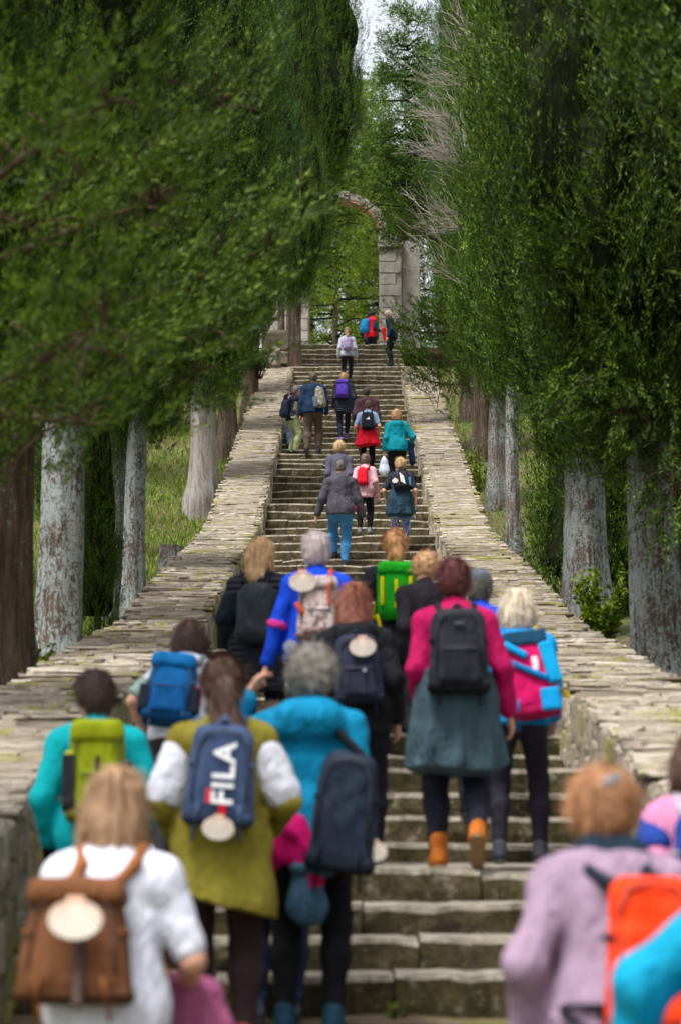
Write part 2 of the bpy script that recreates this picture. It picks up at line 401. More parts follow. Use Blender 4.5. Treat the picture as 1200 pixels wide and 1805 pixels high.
for k, (fi, d, H) in enumerate(NOS):
    below = NOS[k-1] if k else None
    if k == 0: zb = H-0.30
    elif below[0] == fi: zb = below[2]-0.05
    else: zb = H-0.26
    last = (k+1 == len(NOS)) or NOS[k+1][0] != fi
    dep = 0.62 if last else TR+0.08
    halfw = HW+0.12
    nb = R_.choice([2, 3, 3, 4]); cuts = sorted([-halfw]+[halfw]+[(-halfw+2*halfw*(i+1)/nb+R_.uniform(-0.3, 0.3)) for i in range(nb-1)])
    for a, b in zip(cuts[:-1], cuts[1:]):
        jz = R_.uniform(-0.006, 0.006); jd = R_.uniform(-0.012, 0.012)
        v, q, t = step_block(a+0.005, b-0.005, d+jd, dep, H+jz, zb, R_.uniform(0, 6))
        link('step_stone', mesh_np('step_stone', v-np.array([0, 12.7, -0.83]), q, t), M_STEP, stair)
    if last:            # paving of the landing behind the top step
        d0 = d+0.62
        if k+1 < len(NOS):
            d1 = NOS[k+1][1]+0.05; h1 = stair_h(NOS[k+1][1]-0.01)
        else: d1 = 100.0; h1 = H-0.03
        n0 = max(1, int((d1-d0)/0.8)) if k+1 < len(NOS) else 6
        for i in range(n0):
            a, b = d0+(d1-d0)*i/n0, d0+(d1-d0)*(i+1)/n0
            za, zb_ = [H-0.004+(h1-H)*((t_-d)/(d1-d)) for t_ in (a, b)]
            w = halfw if k+1 < len(NOS) else 3.2
            v = np.array([(-w, a+.006, za-.2), (w, a+.006, za-.2), (w, b-.006, zb_-.2), (-w, b-.006, zb_-.2), (-w, a+.006, za), (w, a+.006, za), (w, b-.006, zb_), (-w, b-.006, zb_)])
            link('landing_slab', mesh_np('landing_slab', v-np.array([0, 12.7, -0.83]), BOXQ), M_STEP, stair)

# ---------------------------------------------------------------- the two low walls
WT0, WT1 = HW, 2.44
WALLP = [(11.0, -0.12), (12.66, 0.16), (13.9, 0.32), (17.1, 0.80), (20, 1.13), (24, 1.66), (29, 2.28), (33, 3.0), (38, 3.85), (42.5, 4.55), (47, 5.36), (51, 6.42), (55.1, 7.52), (58.5, 8.42), (63.3, 9.6), (67.7, 10.8), (71.9, 12.0), (76.2, 13.18)]
def wall_h(d): return float(np.interp(d, [a for a, b in WALLP], [b for a, b in WALLP]))
def slab_piece(cx, cy, cz, wx, dy, th, tilt, roll, rot):
    """one flat walling slab laid on its bed: irregular outline, ragged front edge"""
    xs = np.array([-0.5, -0.22, 0.12, 0.5])*wx
    fr = [-dy/2+R_.uniform(0, .07), -dy/2+R_.uniform(-.03, .03), -dy/2+R_.uniform(-.03, .03), -dy/2+R_.uniform(0, .07)]
    V = []
    for i in range(4):
        x = xs[i]+(R_.uniform(-.02, .02) if i in (1, 2) else 0); e = R_.uniform(-.006, .008); u = R_.uniform(0.0, 0.025)
        V += [(x, fr[i]+u, -th), (x, fr[i], -th*0.45), (x+R_.uniform(-.01, .01), fr[i]+0.012, e), (x*0.92, dy/2, e*0.5), (x*0.92, dy/2, -th)]
    V = np.array(V)
    y = V[:, 1]*math.cos(tilt)-V[:, 2]*math.sin(tilt); z = V[:, 1]*math.sin(tilt)+V[:, 2]*math.cos(tilt); V[:, 1] = y; V[:, 2] = z
    x = V[:, 0]*math.cos(roll)-V[:, 2]*math.sin(roll); z = V[:, 0]*math.sin(roll)+V[:, 2]*math.cos(roll); V[:, 0] = x; V[:, 2] = z
    x = V[:, 0]*math.cos(rot)-V[:, 1]*math.sin(rot); y = V[:, 0]*math.sin(rot)+V[:, 1]*math.cos(rot); V[:, 0] = x; V[:, 1] = y
    V += np.array([cx, cy, cz])
    q = [(i*5+k, (i+1)*5+k, (i+1)*5+k+1, i*5+k+1) for i in range(3) for k in range(4)]
    t = [(0, 2, 1), (0, 3, 2), (0, 4, 3), (15, 16, 17), (15, 17, 18), (15, 18, 19)]
    return V, q, t
def rubble_piece(c, r, ax):
    if ax == 1:
        v = box_v(-1, 1, -1, 1, -1, 1)*np.array(r)*(1+0.16*np.array([[R_.uniform(-1, 1) for _ in range(3)] for _ in range(8)])); return v+np.array(c), BOXQ, []
    """rough block for the wall's faces"""
    n = []
    for i in range(14):
        pass
    base = np.array([(-1, -1, -1), (1, -1, -1), (1, 1, -1), (-1, 1, -1), (-1, -1, 1), (1, -1, 1), (1, 1, 1), (-1, 1, 1)], float)
    v, q, t = bevel_box(-1, 1, -1, 1, -1, 1, 0.28)
    v = v*np.array(r)*(1+0.14*np.array([[R_.uniform(-1, 1) for _ in range(3)] for _ in v]))
    return v+np.array(c), q, t
for sgn, lab in ((-1, 'low dry stone wall on the left, thin slabs set on edge, below the lichened trunks'), (1, 'low dry stone wall on the right, thin slabs set on edge, beside the leafy green shrub')):
    base = Vector((sgn*2.0, 12, -0.9))
    w = empty('stone_wall', base); tag(w, lab, 'wall', 'parapet walls of the stairs')
    off = np.array(base)
    # core
    ds = np.arange(10.6, 76.6, 1.0); V = []
    for d in ds:
        h = wall_h(d)-0.028; lo = h-1.7
        for (x, z) in ((WT0+0.07, lo), (WT0+0.07, h), (WT1-0.07, h), (WT1-0.07, lo)): V.append((sgn*x, d, z))
    n = len(ds); q = [(i*4+k, i*4+k+1, (i+1)*4+k+1, (i+1)*4+k) if sgn > 0 else (i*4+k+1, i*4+k, (i+1)*4+k, (i+1)*4+k+1) for i in range(n-1) for k in range(3)]
    q += [(0, 1, 2, 3), (4*n-1, 4*n-2, 4*n-3, 4*n-4)]
    link('wall_core', mesh_np('wall_core', np.array(V)-off, q), M_MORTAR, w)
    pieces = []
    d = 10.7
    while d < 76.4:
        sl = max(0.1, wall_h(d+0.5)-wall_h(d-0.5)); rise = R_.uniform(0.022, 0.050); adv = rise/sl
        cx = WT0-R_.uniform(-0.02, 0.05); end = WT1+R_.uniform(-0.02, 0.025)
        while cx < end-0.05:
            wx = min(R_.choice([0.10, 0.15, 0.2, 0.26, 0.34, 0.46, 0.66])*R_.uniform(.75, 1.25), end-cx+0.02)
            dj = R_.uniform(-.4, .4)*adv; th = rise*R_.uniform(0.9, 1.5)
            pieces.append((d, slab_piece(sgn*(cx+wx/2), d+dj+0.22, wall_h(d+dj)+R_.uniform(-.010, .012), wx*1.0, R_.uniform(.38, .5)+adv*0.3, th, math.atan(sl)*R_.uniform(0.1, 0.75), R_.uniform(-.04, .04), R_.uniform(-.11, .11))))
            cx += wx
        d += adv
    # faces: inner rubble courses (vertical slivers) and a few outer stones
    dd = 10.8
    while dd < 76.2:
        big = dd < 18
        wy = R_.uniform(0.07, 0.16)*(1.5 if big else 1.0)
        ztop = wall_h(dd)-0.05; z = ztop; zlow = stair_h(dd)-0.15 if dd > 12.7 else ground_low(dd)-0.1
        while z > zlow:
            hz = R_.uniform(0.12, 0.3); 
            pieces.append((dd, rubble_piece((sgn*(WT0+0.05+R_.uniform(-.02, .02)), dd+wy/2, z-hz/2), (0.085, wy*0.52, hz*0.52), 0 if dd < 26 else 1))); z -= hz*0.98
        dd += wy
    dd = 10.8
    while dd < 30:
        wy = R_.uniform(0.2, 0.4)
        for z in (0.36, 0.62, 0.9): pieces.append((dd+40, rubble_piece((sgn*(WT1-0.05+R_.uniform(-.02, .02)), dd+wy/2, wall_h(dd)-z), (0.08, wy*0.52, 0.14), 1)))
        dd += wy
    pieces.sort(key=lambda p: p[0])
    for p in pieces[:300]:
        v, q, t = p[1]; link('stone', mesh_np('stone', v-off, q, t), M_WALL, w)
    mb = MB()
    for p in pieces[300:]: mb.add(p[1][0]-off, p[1][1], p[1][2])
    s = link('stonework', mb.mesh('stonework'), M_WALL, w); s['kind'] = 'stuff'

# ================================================================ gate at the top of the stairs
GD = 92.0
def gx_(x): return (x-XC)*GD/F
def gz_(y): return (YH-y)*GD/F
gate = empty('stone_gate', (gx_(607), GD, TOP_H-0.05)); goff = np.array(gate.location)
tag(gate, 'grey stone archway with block pillars at the top of the stairs', 'archway')
def gbox(name, x0, x1, y0, y1, z0, z1, m=M_GATE, b=0.02, parent=gate):
    v, q, t = bevel_box(x0, x1, y0, y1, z0, z1, b); return link(name, mesh_np(name, v-goff, q, t), m, parent)
XL, XR = gx_(545), gx_(669); ZS = gz_(424); Z0 = TOP_H-0.25
PW = 0.78
for sgn, xe in ((-1, XL), (1, XR)):
    xo = xe+sgn*PW; a, b = min(xe, xo), max(xe, xo)
    gbox('pillar_core', a+0.012, b-0.012, GD+0.03, GD+0.75, Z0, ZS-0.02)
    z = Z0; k = 0
    while z < ZS-0.15:
        hh = min(0.40, ZS-z)
        if sgn > 0 and k % 2: gbox('block', a, b-0.22, GD-0.012, GD+0.5, z+0.034, z+hh-0.002, b=0.006)
        else: gbox('block', a-0.0, b-0.05, GD-0.022, GD+0.5, z+0.034, z+hh-0.002, b=0.006)
        z += hh; k += 1
    gbox('capital', a-0.05, b+0.05, GD-0.10, GD+0.8, ZS, ZS+0.14); gbox('capital', a-0.02, b+0.02, GD-0.07, GD+0.78, ZS+0.145, ZS+0.42)
    # wing wall beside the pillar
    a2, b2 = (b+0.003, b+0.62) if sgn > 0 else (a-0.6, a-0.003)
    gbox('wing_wall', a2, b2, GD+0.28, GD+0.7, Z0, ZS+0.28 if sgn > 0 else ZS-0.9)
ac = (XL+XR)/2; ar = (XR-XL)/2; zc = ZS+0.42
def brick_mat():
    t = NT('arch_brick'); v = t.coord('World'); n = t.noise(v, 12, 4)
    return t.fin(t.ramp(n, [(0.3, (0.24, 0.13, 0.085)), (0.7, (0.42, 0.26, 0.18))]), 0.92, t.bump(n, 0.5, 0.02), 0.2)
M_BRICK = brick_mat()
nv = 15
for i in range(nv):
    t0, t1 = math.pi*i/nv+0.003, math.pi*(i+1)/nv-0.003
    key = 0.06 if i == nv//2 else 0.0
    for (ra, rb, y0, y1, m, nm) in ((ar-0.0, ar+0.09, GD+0.0, GD+0.72, M_BRICK, 'arch_lining'), (ar+0.093, ar+0.30+key, GD-0.015-key, GD+0.76, M_GATE, 'voussoir')):
        P = []
        for y in (y0, y1):
            for (r, t) in ((ra, t0), (ra, t1), (rb, t1), (rb, t0)): P.append((ac+math.cos(t)*r, y, zc+math.sin(t)*r))
        link(nm, mesh_np(nm, np.array(P)-goff, [(0, 1, 2, 3), (7, 6, 5, 4), (0, 4, 5, 1), (1, 5, 6, 2), (2, 6, 7, 3), (3, 7, 4, 0)]), m, gate)

# ================================================================ trees
M_LEAF = leaf_mat('cypress_leaf', (0.020, 0.052, 0.007), (0.066, 0.142, 0.014), (0.26, 0.41, 0.042), 0.24)
M_LEAF_O = leaf_mat('cypress_leaf_olive', (0.018, 0.044, 0.006), (0.060, 0.118, 0.012), (0.23, 0.34, 0.034), 0.24)
M_LEAF_B = leaf_mat('cypress_leaf_blue', (0.030, 0.080, 0.024), (0.080, 0.175, 0.050), (0.19, 0.34, 0.11), 0.3)
M_LEAF_N = leaf_mat('cypress_leaf_lit', (0.024, 0.056, 0.007), (0.078, 0.145, 0.014), (0.25, 0.35, 0.045), 0.28)  # yellower leaf, also lightened for the light falling on the near limbs
M_LEAF_P = leaf_mat('pine_leaf', (0.09, 0.16, 0.015), (0.19, 0.29, 0.03), (0.34, 0.42, 0.06), 0.5)
M_SHRUB = leaf_mat('shrub_leaf', (0.09, 0.16, 0.010), (0.20, 0.30, 0.022), (0.36, 0.44, 0.05), 0.35)
M_GRASS = leaf_mat('grass_blade', (0.10, 0.19, 0.018), (0.20, 0.30, 0.035), (0.36, 0.38, 0.09), 0.35)
M_TWIG = bark_mat('twig_brown', (0.11, 0.075, 0.05), (0.04, 0.028, 0.02), 0)
M_CORE = bark_mat('crown_inner_shade', (0.020, 0.026, 0.009), (0.008, 0.010, 0.004), 0)  # near-black green: the shade inside the crowns is put into this colour
M_DEAD = bark_mat('dead_twig', (0.46, 0.41, 0.38), (0.28, 0.24, 0.21), 0)
M_BARK_L = bark_mat('bark_lichened', (0.185, 0.145, 0.12), (0.06, 0.043, 0.034), 0.74, (0.37, 0.42, 0.42))
M_BARK_M = bark_mat('bark_some_lichen', (0.20, 0.165, 0.14), (0.065, 0.047, 0.038), 0.56, (0.34, 0.39, 0.39))
M_BARK_D = bark_mat('bark_dark', (0.13, 0.095, 0.07), (0.04, 0.028, 0.02), 0.12, (0.30, 0.34, 0.33))
M_BARK_G = bark_mat('bark_bleached', (0.42, 0.38, 0.35), (0.17, 0.13, 0.11), 0.35, (0.42, 0.48, 0.47))

def leaves(P, D, L, W, rg):
    """diamond leaves: base points P, directions D, lengths L, widths W"""
    n = len(P)
    rnd = rg.normal(size=(n, 3)); S = np.cross(D, rnd); S /= np.linalg.norm(S, axis=1)[:, None]+1e-9
    N = np.cross(D, S)
    mid = P+D*(L*0.45)[:, None]+N*(L*0.10)[:, None]
    V = np.stack([P, mid-S*W[:, None], P+D*L[:, None], mid+S*W[:, None]], 1).reshape(-1, 3)
    q = np.arange(n*4).reshape(-1, 4)
    return V, q
def sprays(P, D, L, W, rg):
    """slender three-cornered sprigs"""
    n = len(P)
    rnd = rg.normal(size=(n, 3)); S = np.cross(D, rnd); S /= np.linalg.norm(S, axis=1)[:, None]+1e-9
    V = np.stack([P-S*W[:, None], P+S*W[:, None], P+D*L[:, None]], 1).reshape(-1, 3)
    return V, np.arange(n*3).reshape(-1, 3)
def norm(a): return a/(np.linalg.norm(a, axis=-1, keepdims=True)+1e-9)
def plume_leaves(root, axis, L, W, per, rg, ll=(0.04, 0.08), lw=(0.006, 0.011), spread=0.45, wild=0.24):
    """every plume (root, axis, L, W arrays) gets `per` leaf sprays wrapped round its axis"""
    n = len(root)
    u = rg.random((n, per))**0.8; th = rg.random((n, per))*2*np.pi
    rnd = rg.normal(size=(n, 3)); a = norm(np.cross(axis, rnd)); b = np.cross(axis, a)
    rad = a[:, None, :]*np.cos(th)[..., None]+b[:, None, :]*np.sin(th)[..., None]
    prof = np.sqrt(np.clip(u*1.6+0.08, 0, 1))*np.sqrt(np.clip(1.08-u, 0, 1))*1.25
    rr = W[:, None]*prof*(0.55+0.45*rg.random((n, per)))
    P = root[:, None, :]+axis[:, None, :]*(u*L[:, None])[..., None]+rad*rr[..., None]
    D = norm(axis[:, None, :]*1.0+rad*spread+rg.normal(size=(n, per, 3))*wild)
    m = n*per
    return sprays(P.reshape(m, 3), D.reshape(m, 3), rg.uniform(*ll, m), rg.uniform(*lw, m), rg)
def crown_mesh(name, seed, H, Rr, nplume, per, low=False):
    rg = np.random.default_rng(seed)
    fl = [rg.uniform(0, 6.28), rg.uniform(0, 6.28), rg.uniform(0, 6.28), 13]
    lump = [(rg.integers(2, 6), rg.uniform(0.6, 2.4), rg.uniform(0, 6.28), rg.uniform(0.05, 0.13)) for _ in range(5)]
    def rad(t, th):
        r = Rr*np.minimum(1, (t/(0.05 if low else 0.16)+0.02)**0.55)*np.clip(1-t, 0, 1)**0.42*(1-0.10*t)
        k = 1.0
        for (m, f, ph, a) in lump: k = k+a*np.sin(m*th+f*t*H+ph)
        z = t*H; wob = 0.9*np.sin(z*0.55+fl[0])+0.5*np.sin(z*1.3+fl[1]+2*th)
        rid = np.abs(np.sin(fl[3]*th*0.5+wob))**0.7; brk = 0.5+0.5*np.sin(z*1.9+3*np.sin(2*th+fl[2])+fl[1]*3)
        return r*k*(0.70+0.30*rid)*(0.90+0.12*brk)
    nt = nplume
    t = rg.random(nt*3); keep = rg.random(nt*3) < (np.clip(1-t, 0, 1)**0.42*0.85+0.15); t = t[keep][:nt]; nt = len(t)
    th = rg.random(nt)*2*np.pi; f = 0.84+0.20*rg.random(nt)
    rc_ = rad(t, th)*f; outc = np.stack([np.cos(th), np.sin(th), np.zeros(nt)], 1); cen = outc*rc_[:, None]; cen[:, 2] = t*H-0.25
    caxis = norm(outc*rg.uniform(0.08, 0.5, nt)[:, None]+np.array([0, 0, 1.0])+rg.normal(size=(nt, 3))*0.22)
    mini = 8; n = nt*mini
    root = (np.repeat(cen, mini, 0)+rg.normal(size=(n, 3))*np.array([0.065, 0.065, 0.22]))
    axis = norm(np.repeat(caxis, mini, 0)+rg.normal(size=(n, 3))*0.24)
    L = rg.uniform(0.18, 0.46, n); W = rg.uniform(0.016, 0.040, n)
    V, q = plume_leaves(root, axis, L, W, per, rg, (0.030, 0.062), (0.0050, 0.0092), 0.36, 0.18)
    # inner hull in near-black green, the crown's inner shade as colour
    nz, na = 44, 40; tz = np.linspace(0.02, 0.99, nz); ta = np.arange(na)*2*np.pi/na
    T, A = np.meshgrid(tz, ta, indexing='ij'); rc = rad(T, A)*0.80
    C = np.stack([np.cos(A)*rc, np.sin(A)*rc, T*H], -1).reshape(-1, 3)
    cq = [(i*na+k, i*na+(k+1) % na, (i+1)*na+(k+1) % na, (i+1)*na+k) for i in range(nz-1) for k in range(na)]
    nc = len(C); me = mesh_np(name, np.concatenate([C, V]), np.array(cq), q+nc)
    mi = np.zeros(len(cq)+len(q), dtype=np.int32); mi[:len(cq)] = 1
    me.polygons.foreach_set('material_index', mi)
    return me
def loose_crown(name, seed, H, Rr, nb, per, base=0.2, droop=-0.1, ll=(0.10, 0.2), lw=(0.010, 0.022), plen=(0.5, 1.1), pw=(0.12, 0.28)):
    """open crown of a cedar or pine: limbs carrying tufts, sky showing between"""
    rg = np.random.default_rng(seed); R2 = []; A2 = []; mbx = MB()
    for i in range(nb):
        t = base+(1-base)*rg.random()**0.9; th = rg.random()*6.28; ln = Rr*(1-t*0.82)*rg.uniform(0.55, 1.1)
        o = np.array([math.cos(th), math.sin(th), 0]); p0 = np.array([0, 0, t*H])
        p1 = p0+o*ln*0.55+np.array([0, 0, rg.uniform(-0.1, 0.35)]); p2 = p0+o*ln+np.array([0, 0, ln*droop+rg.uniform(-0.2, 0.4)])
        v, q, tt = tube([p0, p1, p2], [0.05, 0.03, 0.008], 4, False); mbx.add(v, q)
        m = 7
        for k in range(m):
            f = 0.25+0.75*(k+rg.random())/m; p = (p0*(1-f)**2+2*p1*f*(1-f)+p2*f*f)
            R2.append(p+rg.normal(size=3)*0.12); A2.append(o*0.8+rg.normal(size=3)*0.55+np.array([0, 0, 0.35]))
    R2 = np.array(R2); A2 = norm(np.array(A2)); n = len(R2)
    V, q = plume_leaves(R2, A2, rg.uniform(*plen, n), rg.uniform(*pw, n), per, rg, ll, lw, 0.9)
    bv = np.concatenate(mbx.v); bq = np.concatenate(mbx.q)
    me = mesh_np(name, np.concatenate([bv, V]), bq, q+len(bv))
    mi = np.zeros(len(q)+len(bq), dtype=np.int32); mi[:len(bq)] = 1; me.polygons.foreach_set('material_index', mi)
    return me
def trunk_mesh(name, seed, H, r0, r1, lean=(0, 0), flute=0.10, sides=26, rings=30, limbs=3):
    rg = random.Random(seed); V = []; ph = [rg.uniform(0, 6.28) for _ in range(6)]
    for i in range(rings+1):
        t = i/rings; z = -0.6+t*(H+0.6); zz = max(z, 0)
        r = r1+(r0-r1)*(1-t)**1.1+0.30*r0*math.exp(-zz/0.28)
        cx = lean[0]*zz/H+0.025*math.sin(z*1.3+ph[0]); cy = lean[1]*zz/H+0.025*math.sin(z*1.1+ph[1])
        for k in range(sides):
            a = 2*math.pi*k/sides
            f = 1+flute*(math.sin(3*a+ph[2]+z*0.25)+0.6*math.sin(5*a+ph[3]-z*0.4)+0.35*math.sin(9*a+ph[4]+z*0.6))*(0.6+0.5*math.exp(-zz/0.6))+rg.uniform(-.012, .012)
            V.append((cx+math.cos(a)*r*f, cy+math.sin(a)*r*f, z))
    q = [(i*sides+k, i*sides+(k+1) % sides, (i+1)*sides+(k+1) % sides, (i+1)*sides+k) for i in range(rings) for k in range(sides)]
    mb = MB(); mb.add(V, q)
    for j in range(limbs):
        a = rg.uniform(0, 6.28); z = H*(0.55+0.4*j/max(1, limbs)); o = Vector((math.cos(a), math.sin(a), 0)); c = Vector((lean[0]*z/H, lean[1]*z/H, z))
        v, qq, t = tube([c, c+o*0.45+Vector((0, 0, 0.35)), c+o*0.75+Vector((0, 0, 1.2)), c+o*0.9+Vector((0, 0, 2.2))], [0.09*r0/.25, 0.07*r0/.25, 0.04, 0.015], 7); mb.add(v, qq, t)
    return mb.mesh(name, True)
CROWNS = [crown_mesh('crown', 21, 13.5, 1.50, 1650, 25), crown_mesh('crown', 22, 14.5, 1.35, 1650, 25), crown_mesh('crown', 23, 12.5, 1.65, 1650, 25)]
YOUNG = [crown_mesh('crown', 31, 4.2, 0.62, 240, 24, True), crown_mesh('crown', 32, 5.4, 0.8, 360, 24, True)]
def crown_link(me, leaf, parent, loc):
    """crowns share one mesh; the leaf material sits on the object"""
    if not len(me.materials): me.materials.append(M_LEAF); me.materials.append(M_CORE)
    o = link('crown', me, None, parent, loc); o.material_slots[0].link = 'OBJECT'; o.material_slots[0].material = leaf
    return o
GROUND_Z = lambda x, d: float(smooth_avg(d))-0.12
def cypress(x, d, cb, ci, leaf, bark, r0, label, lean=(0, 0), rot=0.0, sc=1.0, scz=1.0, group='cypress trees along the stairs', coff=(0, 0), z=None, r1=None, flute=0.14, cat='tree'):
    """a cypress: fluted trunk, crown starting cb metres above its foot"""
    z0 = GROUND_Z(x, d) if z is None else z
    t = empty('cypress_tree', (x, d, z0)); tag(t, label, cat, group)
    link('trunk', trunk_mesh('trunk', int(x*100+d*7), cb+3.0, r0, r1 or r0*0.72, lean, flute), bark, t)
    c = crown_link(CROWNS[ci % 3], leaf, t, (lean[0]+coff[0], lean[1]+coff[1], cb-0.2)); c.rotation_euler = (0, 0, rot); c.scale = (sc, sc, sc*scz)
    return t
G1 = 'cypress trees lining the right wall'; G2 = 'cypress trees lining the left wall'
# right row, near to far
cypress(3.35, 17.6, 3.3, 0, M_LEAF_O, M_BARK_M, 0.27, 'nearest cypress on the right, dark crown filling the upper right corner', (-0.1, 0), 0.4, 1.15, 1.0, G1)
tR1 = cypress(3.02, 26.0, 2.55, 1, M_LEAF_O, M_BARK_L, 0.25, 'cypress with a thick lichened leaning trunk at the right edge', (-0.30, 0), 2.2, 1.12, 1.0, G1)
tR2 = cypress(3.02, 34.0, 2.35, 2, M_LEAF, M_BARK_L, 0.27, 'cypress with a stout lichen-spotted trunk behind the leafy green shrub', (-0.12, 0), 4.1, 0.98, 1.1, G1)
cypress(2.85, 46.5, 3.6, 3, M_LEAF, M_BARK_M, 0.12, 'cypress with a slim pale trunk right of the smooth grey trunk', (0.0, 0), 1.0, 0.68, 1.3, G1)
tR3 = cypress(3.02, 54.0, 2.4, 0, M_LEAF, M_BARK_M, 0.20, 'cypress with a smooth grey trunk and bare dead branches on its crown', (0.0, 0), 3.0, 0.80, 1.45, G1)
cypress(3.05, 62.0, 2.3, 1, M_LEAF_O, M_BARK_D, 0.19, 'cypress with a thin dark trunk beside the smooth grey trunk', (0, 0), 5.0, 0.75, 1.5, G1)
cypress(3.2, 70.0, 1.0, 2, M_LEAF, M_BARK_D, 0.2, 'cypress on the right reaching over the top flight of steps', (0, 0), 0.2, 0.66, 1.6, G1)
cypress(3.5, 79.0, 1.6, 3, M_LEAF_B, M_BARK_D, 0.2, 'tall bluish cypress just right of the pale sky gap', (0, 0), 2.7, 0.85, 1.5, G1)
# left row
cypress(-3.25, 17.0, 3.2, 3, M_LEAF_O, M_BARK_D, 0.26, 'nearest cypress on the left, blurred dark crown in the upper left corner', (0.0, 0), 1.3, 1.05, 1.0, G2)
cypress(-2.98, 24.0, 3.0, 2, M_LEAF_O, M_BARK_D, 0.25, 'cypress with a dark bare trunk at the left edge', (0.0, 0), 0.6, 1.0, 1.0, G2)
cypress(-3.02, 28.4, 3.5, 0, M_LEAF, M_BARK_L, 0.25, 'cypress with a pale trunk thickly covered in blue-grey lichen', (0.12, 0), 5.1, 0.95, 1.0, G2, flute=0.10)
cypress(-2.82, 36.0, 2.7, 1, M_LEAF, M_BARK_L, 0.15, 'cypress with the darker of two paired lichened trunks', (0.06, 0), 3.3, 1.02, 1.0, G2)
cypress(-3.12, 36.4, 2.7, 2, M_LEAF, M_BARK_L, 0.13, 'cypress with the paler of two paired lichened trunks', (0.0, 0), 1.9, 0.9, 1.0, G2)
cypress(-2.86, 53.0, 2.35, 3, M_LEAF, M_BARK_G, 0.27, 'cypress with a bleached split trunk above the grassy bank', (0.1, 0), 4.4, 1.0, 1.1, G2, flute=0.16)
cypress(-2.75, 62.0, 2.1, 0, M_LEAF, M_BARK_D, 0.22, 'cypress on the left overhanging the upper wall', (0, 0), 0.9, 1.0, 1.15, G2)
cypress(-2.5, 70.0, 2.4, 1, M_LEAF_B, M_BARK_D, 0.2, 'bluish green cypress left of the dark slim trunk', (0, 0), 2.2, 0.95, 1.15, G2)
cypress(-1.75, 84.0, 6.0, 0, M_LEAF, M_BARK_D, 0.18, 'tall cypress with a high crown left of the pale sky gap', (0, 0), 3.7, 0.92, 1.2, G2, coff=(0.95, 0), flute=0.05)
cypress(-1.48, 77.0, 2.5, 2, M_LEAF, M_BARK_D, 0.20, 'cypress with a dark slim trunk standing beside the top steps', (0.03, 0), 4.9, 0.58, 1.9, G2, z=13.0, flute=0.05)
for i, (x, d, sd_) in enumerate([(-4.4, 9.0, 'left'), (4.6, 9.5, 'right')]): cypress(x, d, 2.4, i, M_LEAF_O, M_BARK_D, 0.25, 'unseen cypress added beside the path on the %s to shade the near trees' % sd_, (0, 0), i, 1.1, 1.0, G1 if x > 0 else G2, z=ground_low(d))  # out-of-frame trees put in to block light from the near crowns
# trees behind the two rows
gb = 'cypresses behind the front rows'
back = [(5.6, 22, 0.6, 3, 'cypress deep in shade behind the nearest right-hand trunk'), (5.2, 30, 0.4, 0, 'cypress foliage filling the gap between the two thick right trunks'), (4.6, 40, 0.1, 1, 'low-skirted cypress left of the stout lichen-spotted trunk'), (5.4, 50, 0.5, 2, 'shaded cypress behind the slim pale trunk'),
        (5.6, 60, 0.8, 3, 'shaded cypress behind the dead branches'), (5.4, 72, 0.8, 0, 'shaded cypress far up on the right'),
        (-5.8, 21, 0.5, 2, 'shaded cypress behind the dark bare left trunk'), (-5.6, 30, 0.4, 3, 'shaded cypress behind the thickly lichened trunk'), (-6.2, 40, 0.4, 0, 'shaded cypress behind the paired trunks'), (-6.6, 56, 0.8, 1, 'shaded cypress above the grassy bank'),
        (-5.6, 66, 0.5, 2, 'shaded cypress behind the upper left wall'), (-4.6, 76, 0.6, 3, 'shaded cypress left of the stone archway')]
for i, (x, d, cb, ci, lab) in enumerate(back):
    cypress(x, d, cb, ci, M_LEAF_O if i % 2 else M_LEAF, M_BARK_D, 0.2, lab, (0, 0), i*1.7, 1.05, 1.05, gb)
def young(x, d, ci, sc, label, z=None, stem=0.0, leaf=M_LEAF, scz=1.0):
    t = empty('young_cypress', (x, d, GROUND_Z(x, d) if z is None else z)); tag(t, label, 'tree', 'young cypresses')
    v, q, tt = tube([(0, 0, -0.3), (0.02, 0, stem+0.5), (0, 0, stem+2.5)], [0.05, 0.04, 0.015], 8); link('stem', mesh_np('stem', v, q, tt, True), M_BARK_M, t)
    c = crown_link(YOUNG[ci], leaf, t, (0, 0, stem)); c.scale = (sc, sc, sc*scz); c.rotation_euler = (0, 0, x*3+d)
young(-2.98, 32.4, 1, 0.36, 'young cypress between the thickly lichened trunk and the paired trunks', leaf=M_LEAF, scz=1.75)
young(-4.1, 47.0, 0, 0.75, 'small young cypress with a bare stem on the grassy bank', stem=1.35)
young(-5.2, 50.0, 1, 0.9, 'young bushy cypress at the back of the grassy bank')
young(3.5, 39.0, 1, 1.15, 'bushy low cypress right of the slim pale trunk', leaf=M_LEAF)
young(4.4, 29.5, 1, 1.0, 'young cypress between the two thick right trunks', leaf=M_LEAF_O)
young(3.9, 23.2, 0, 1.2, 'young cypress at the right edge of the picture', leaf=M_LEAF_O)

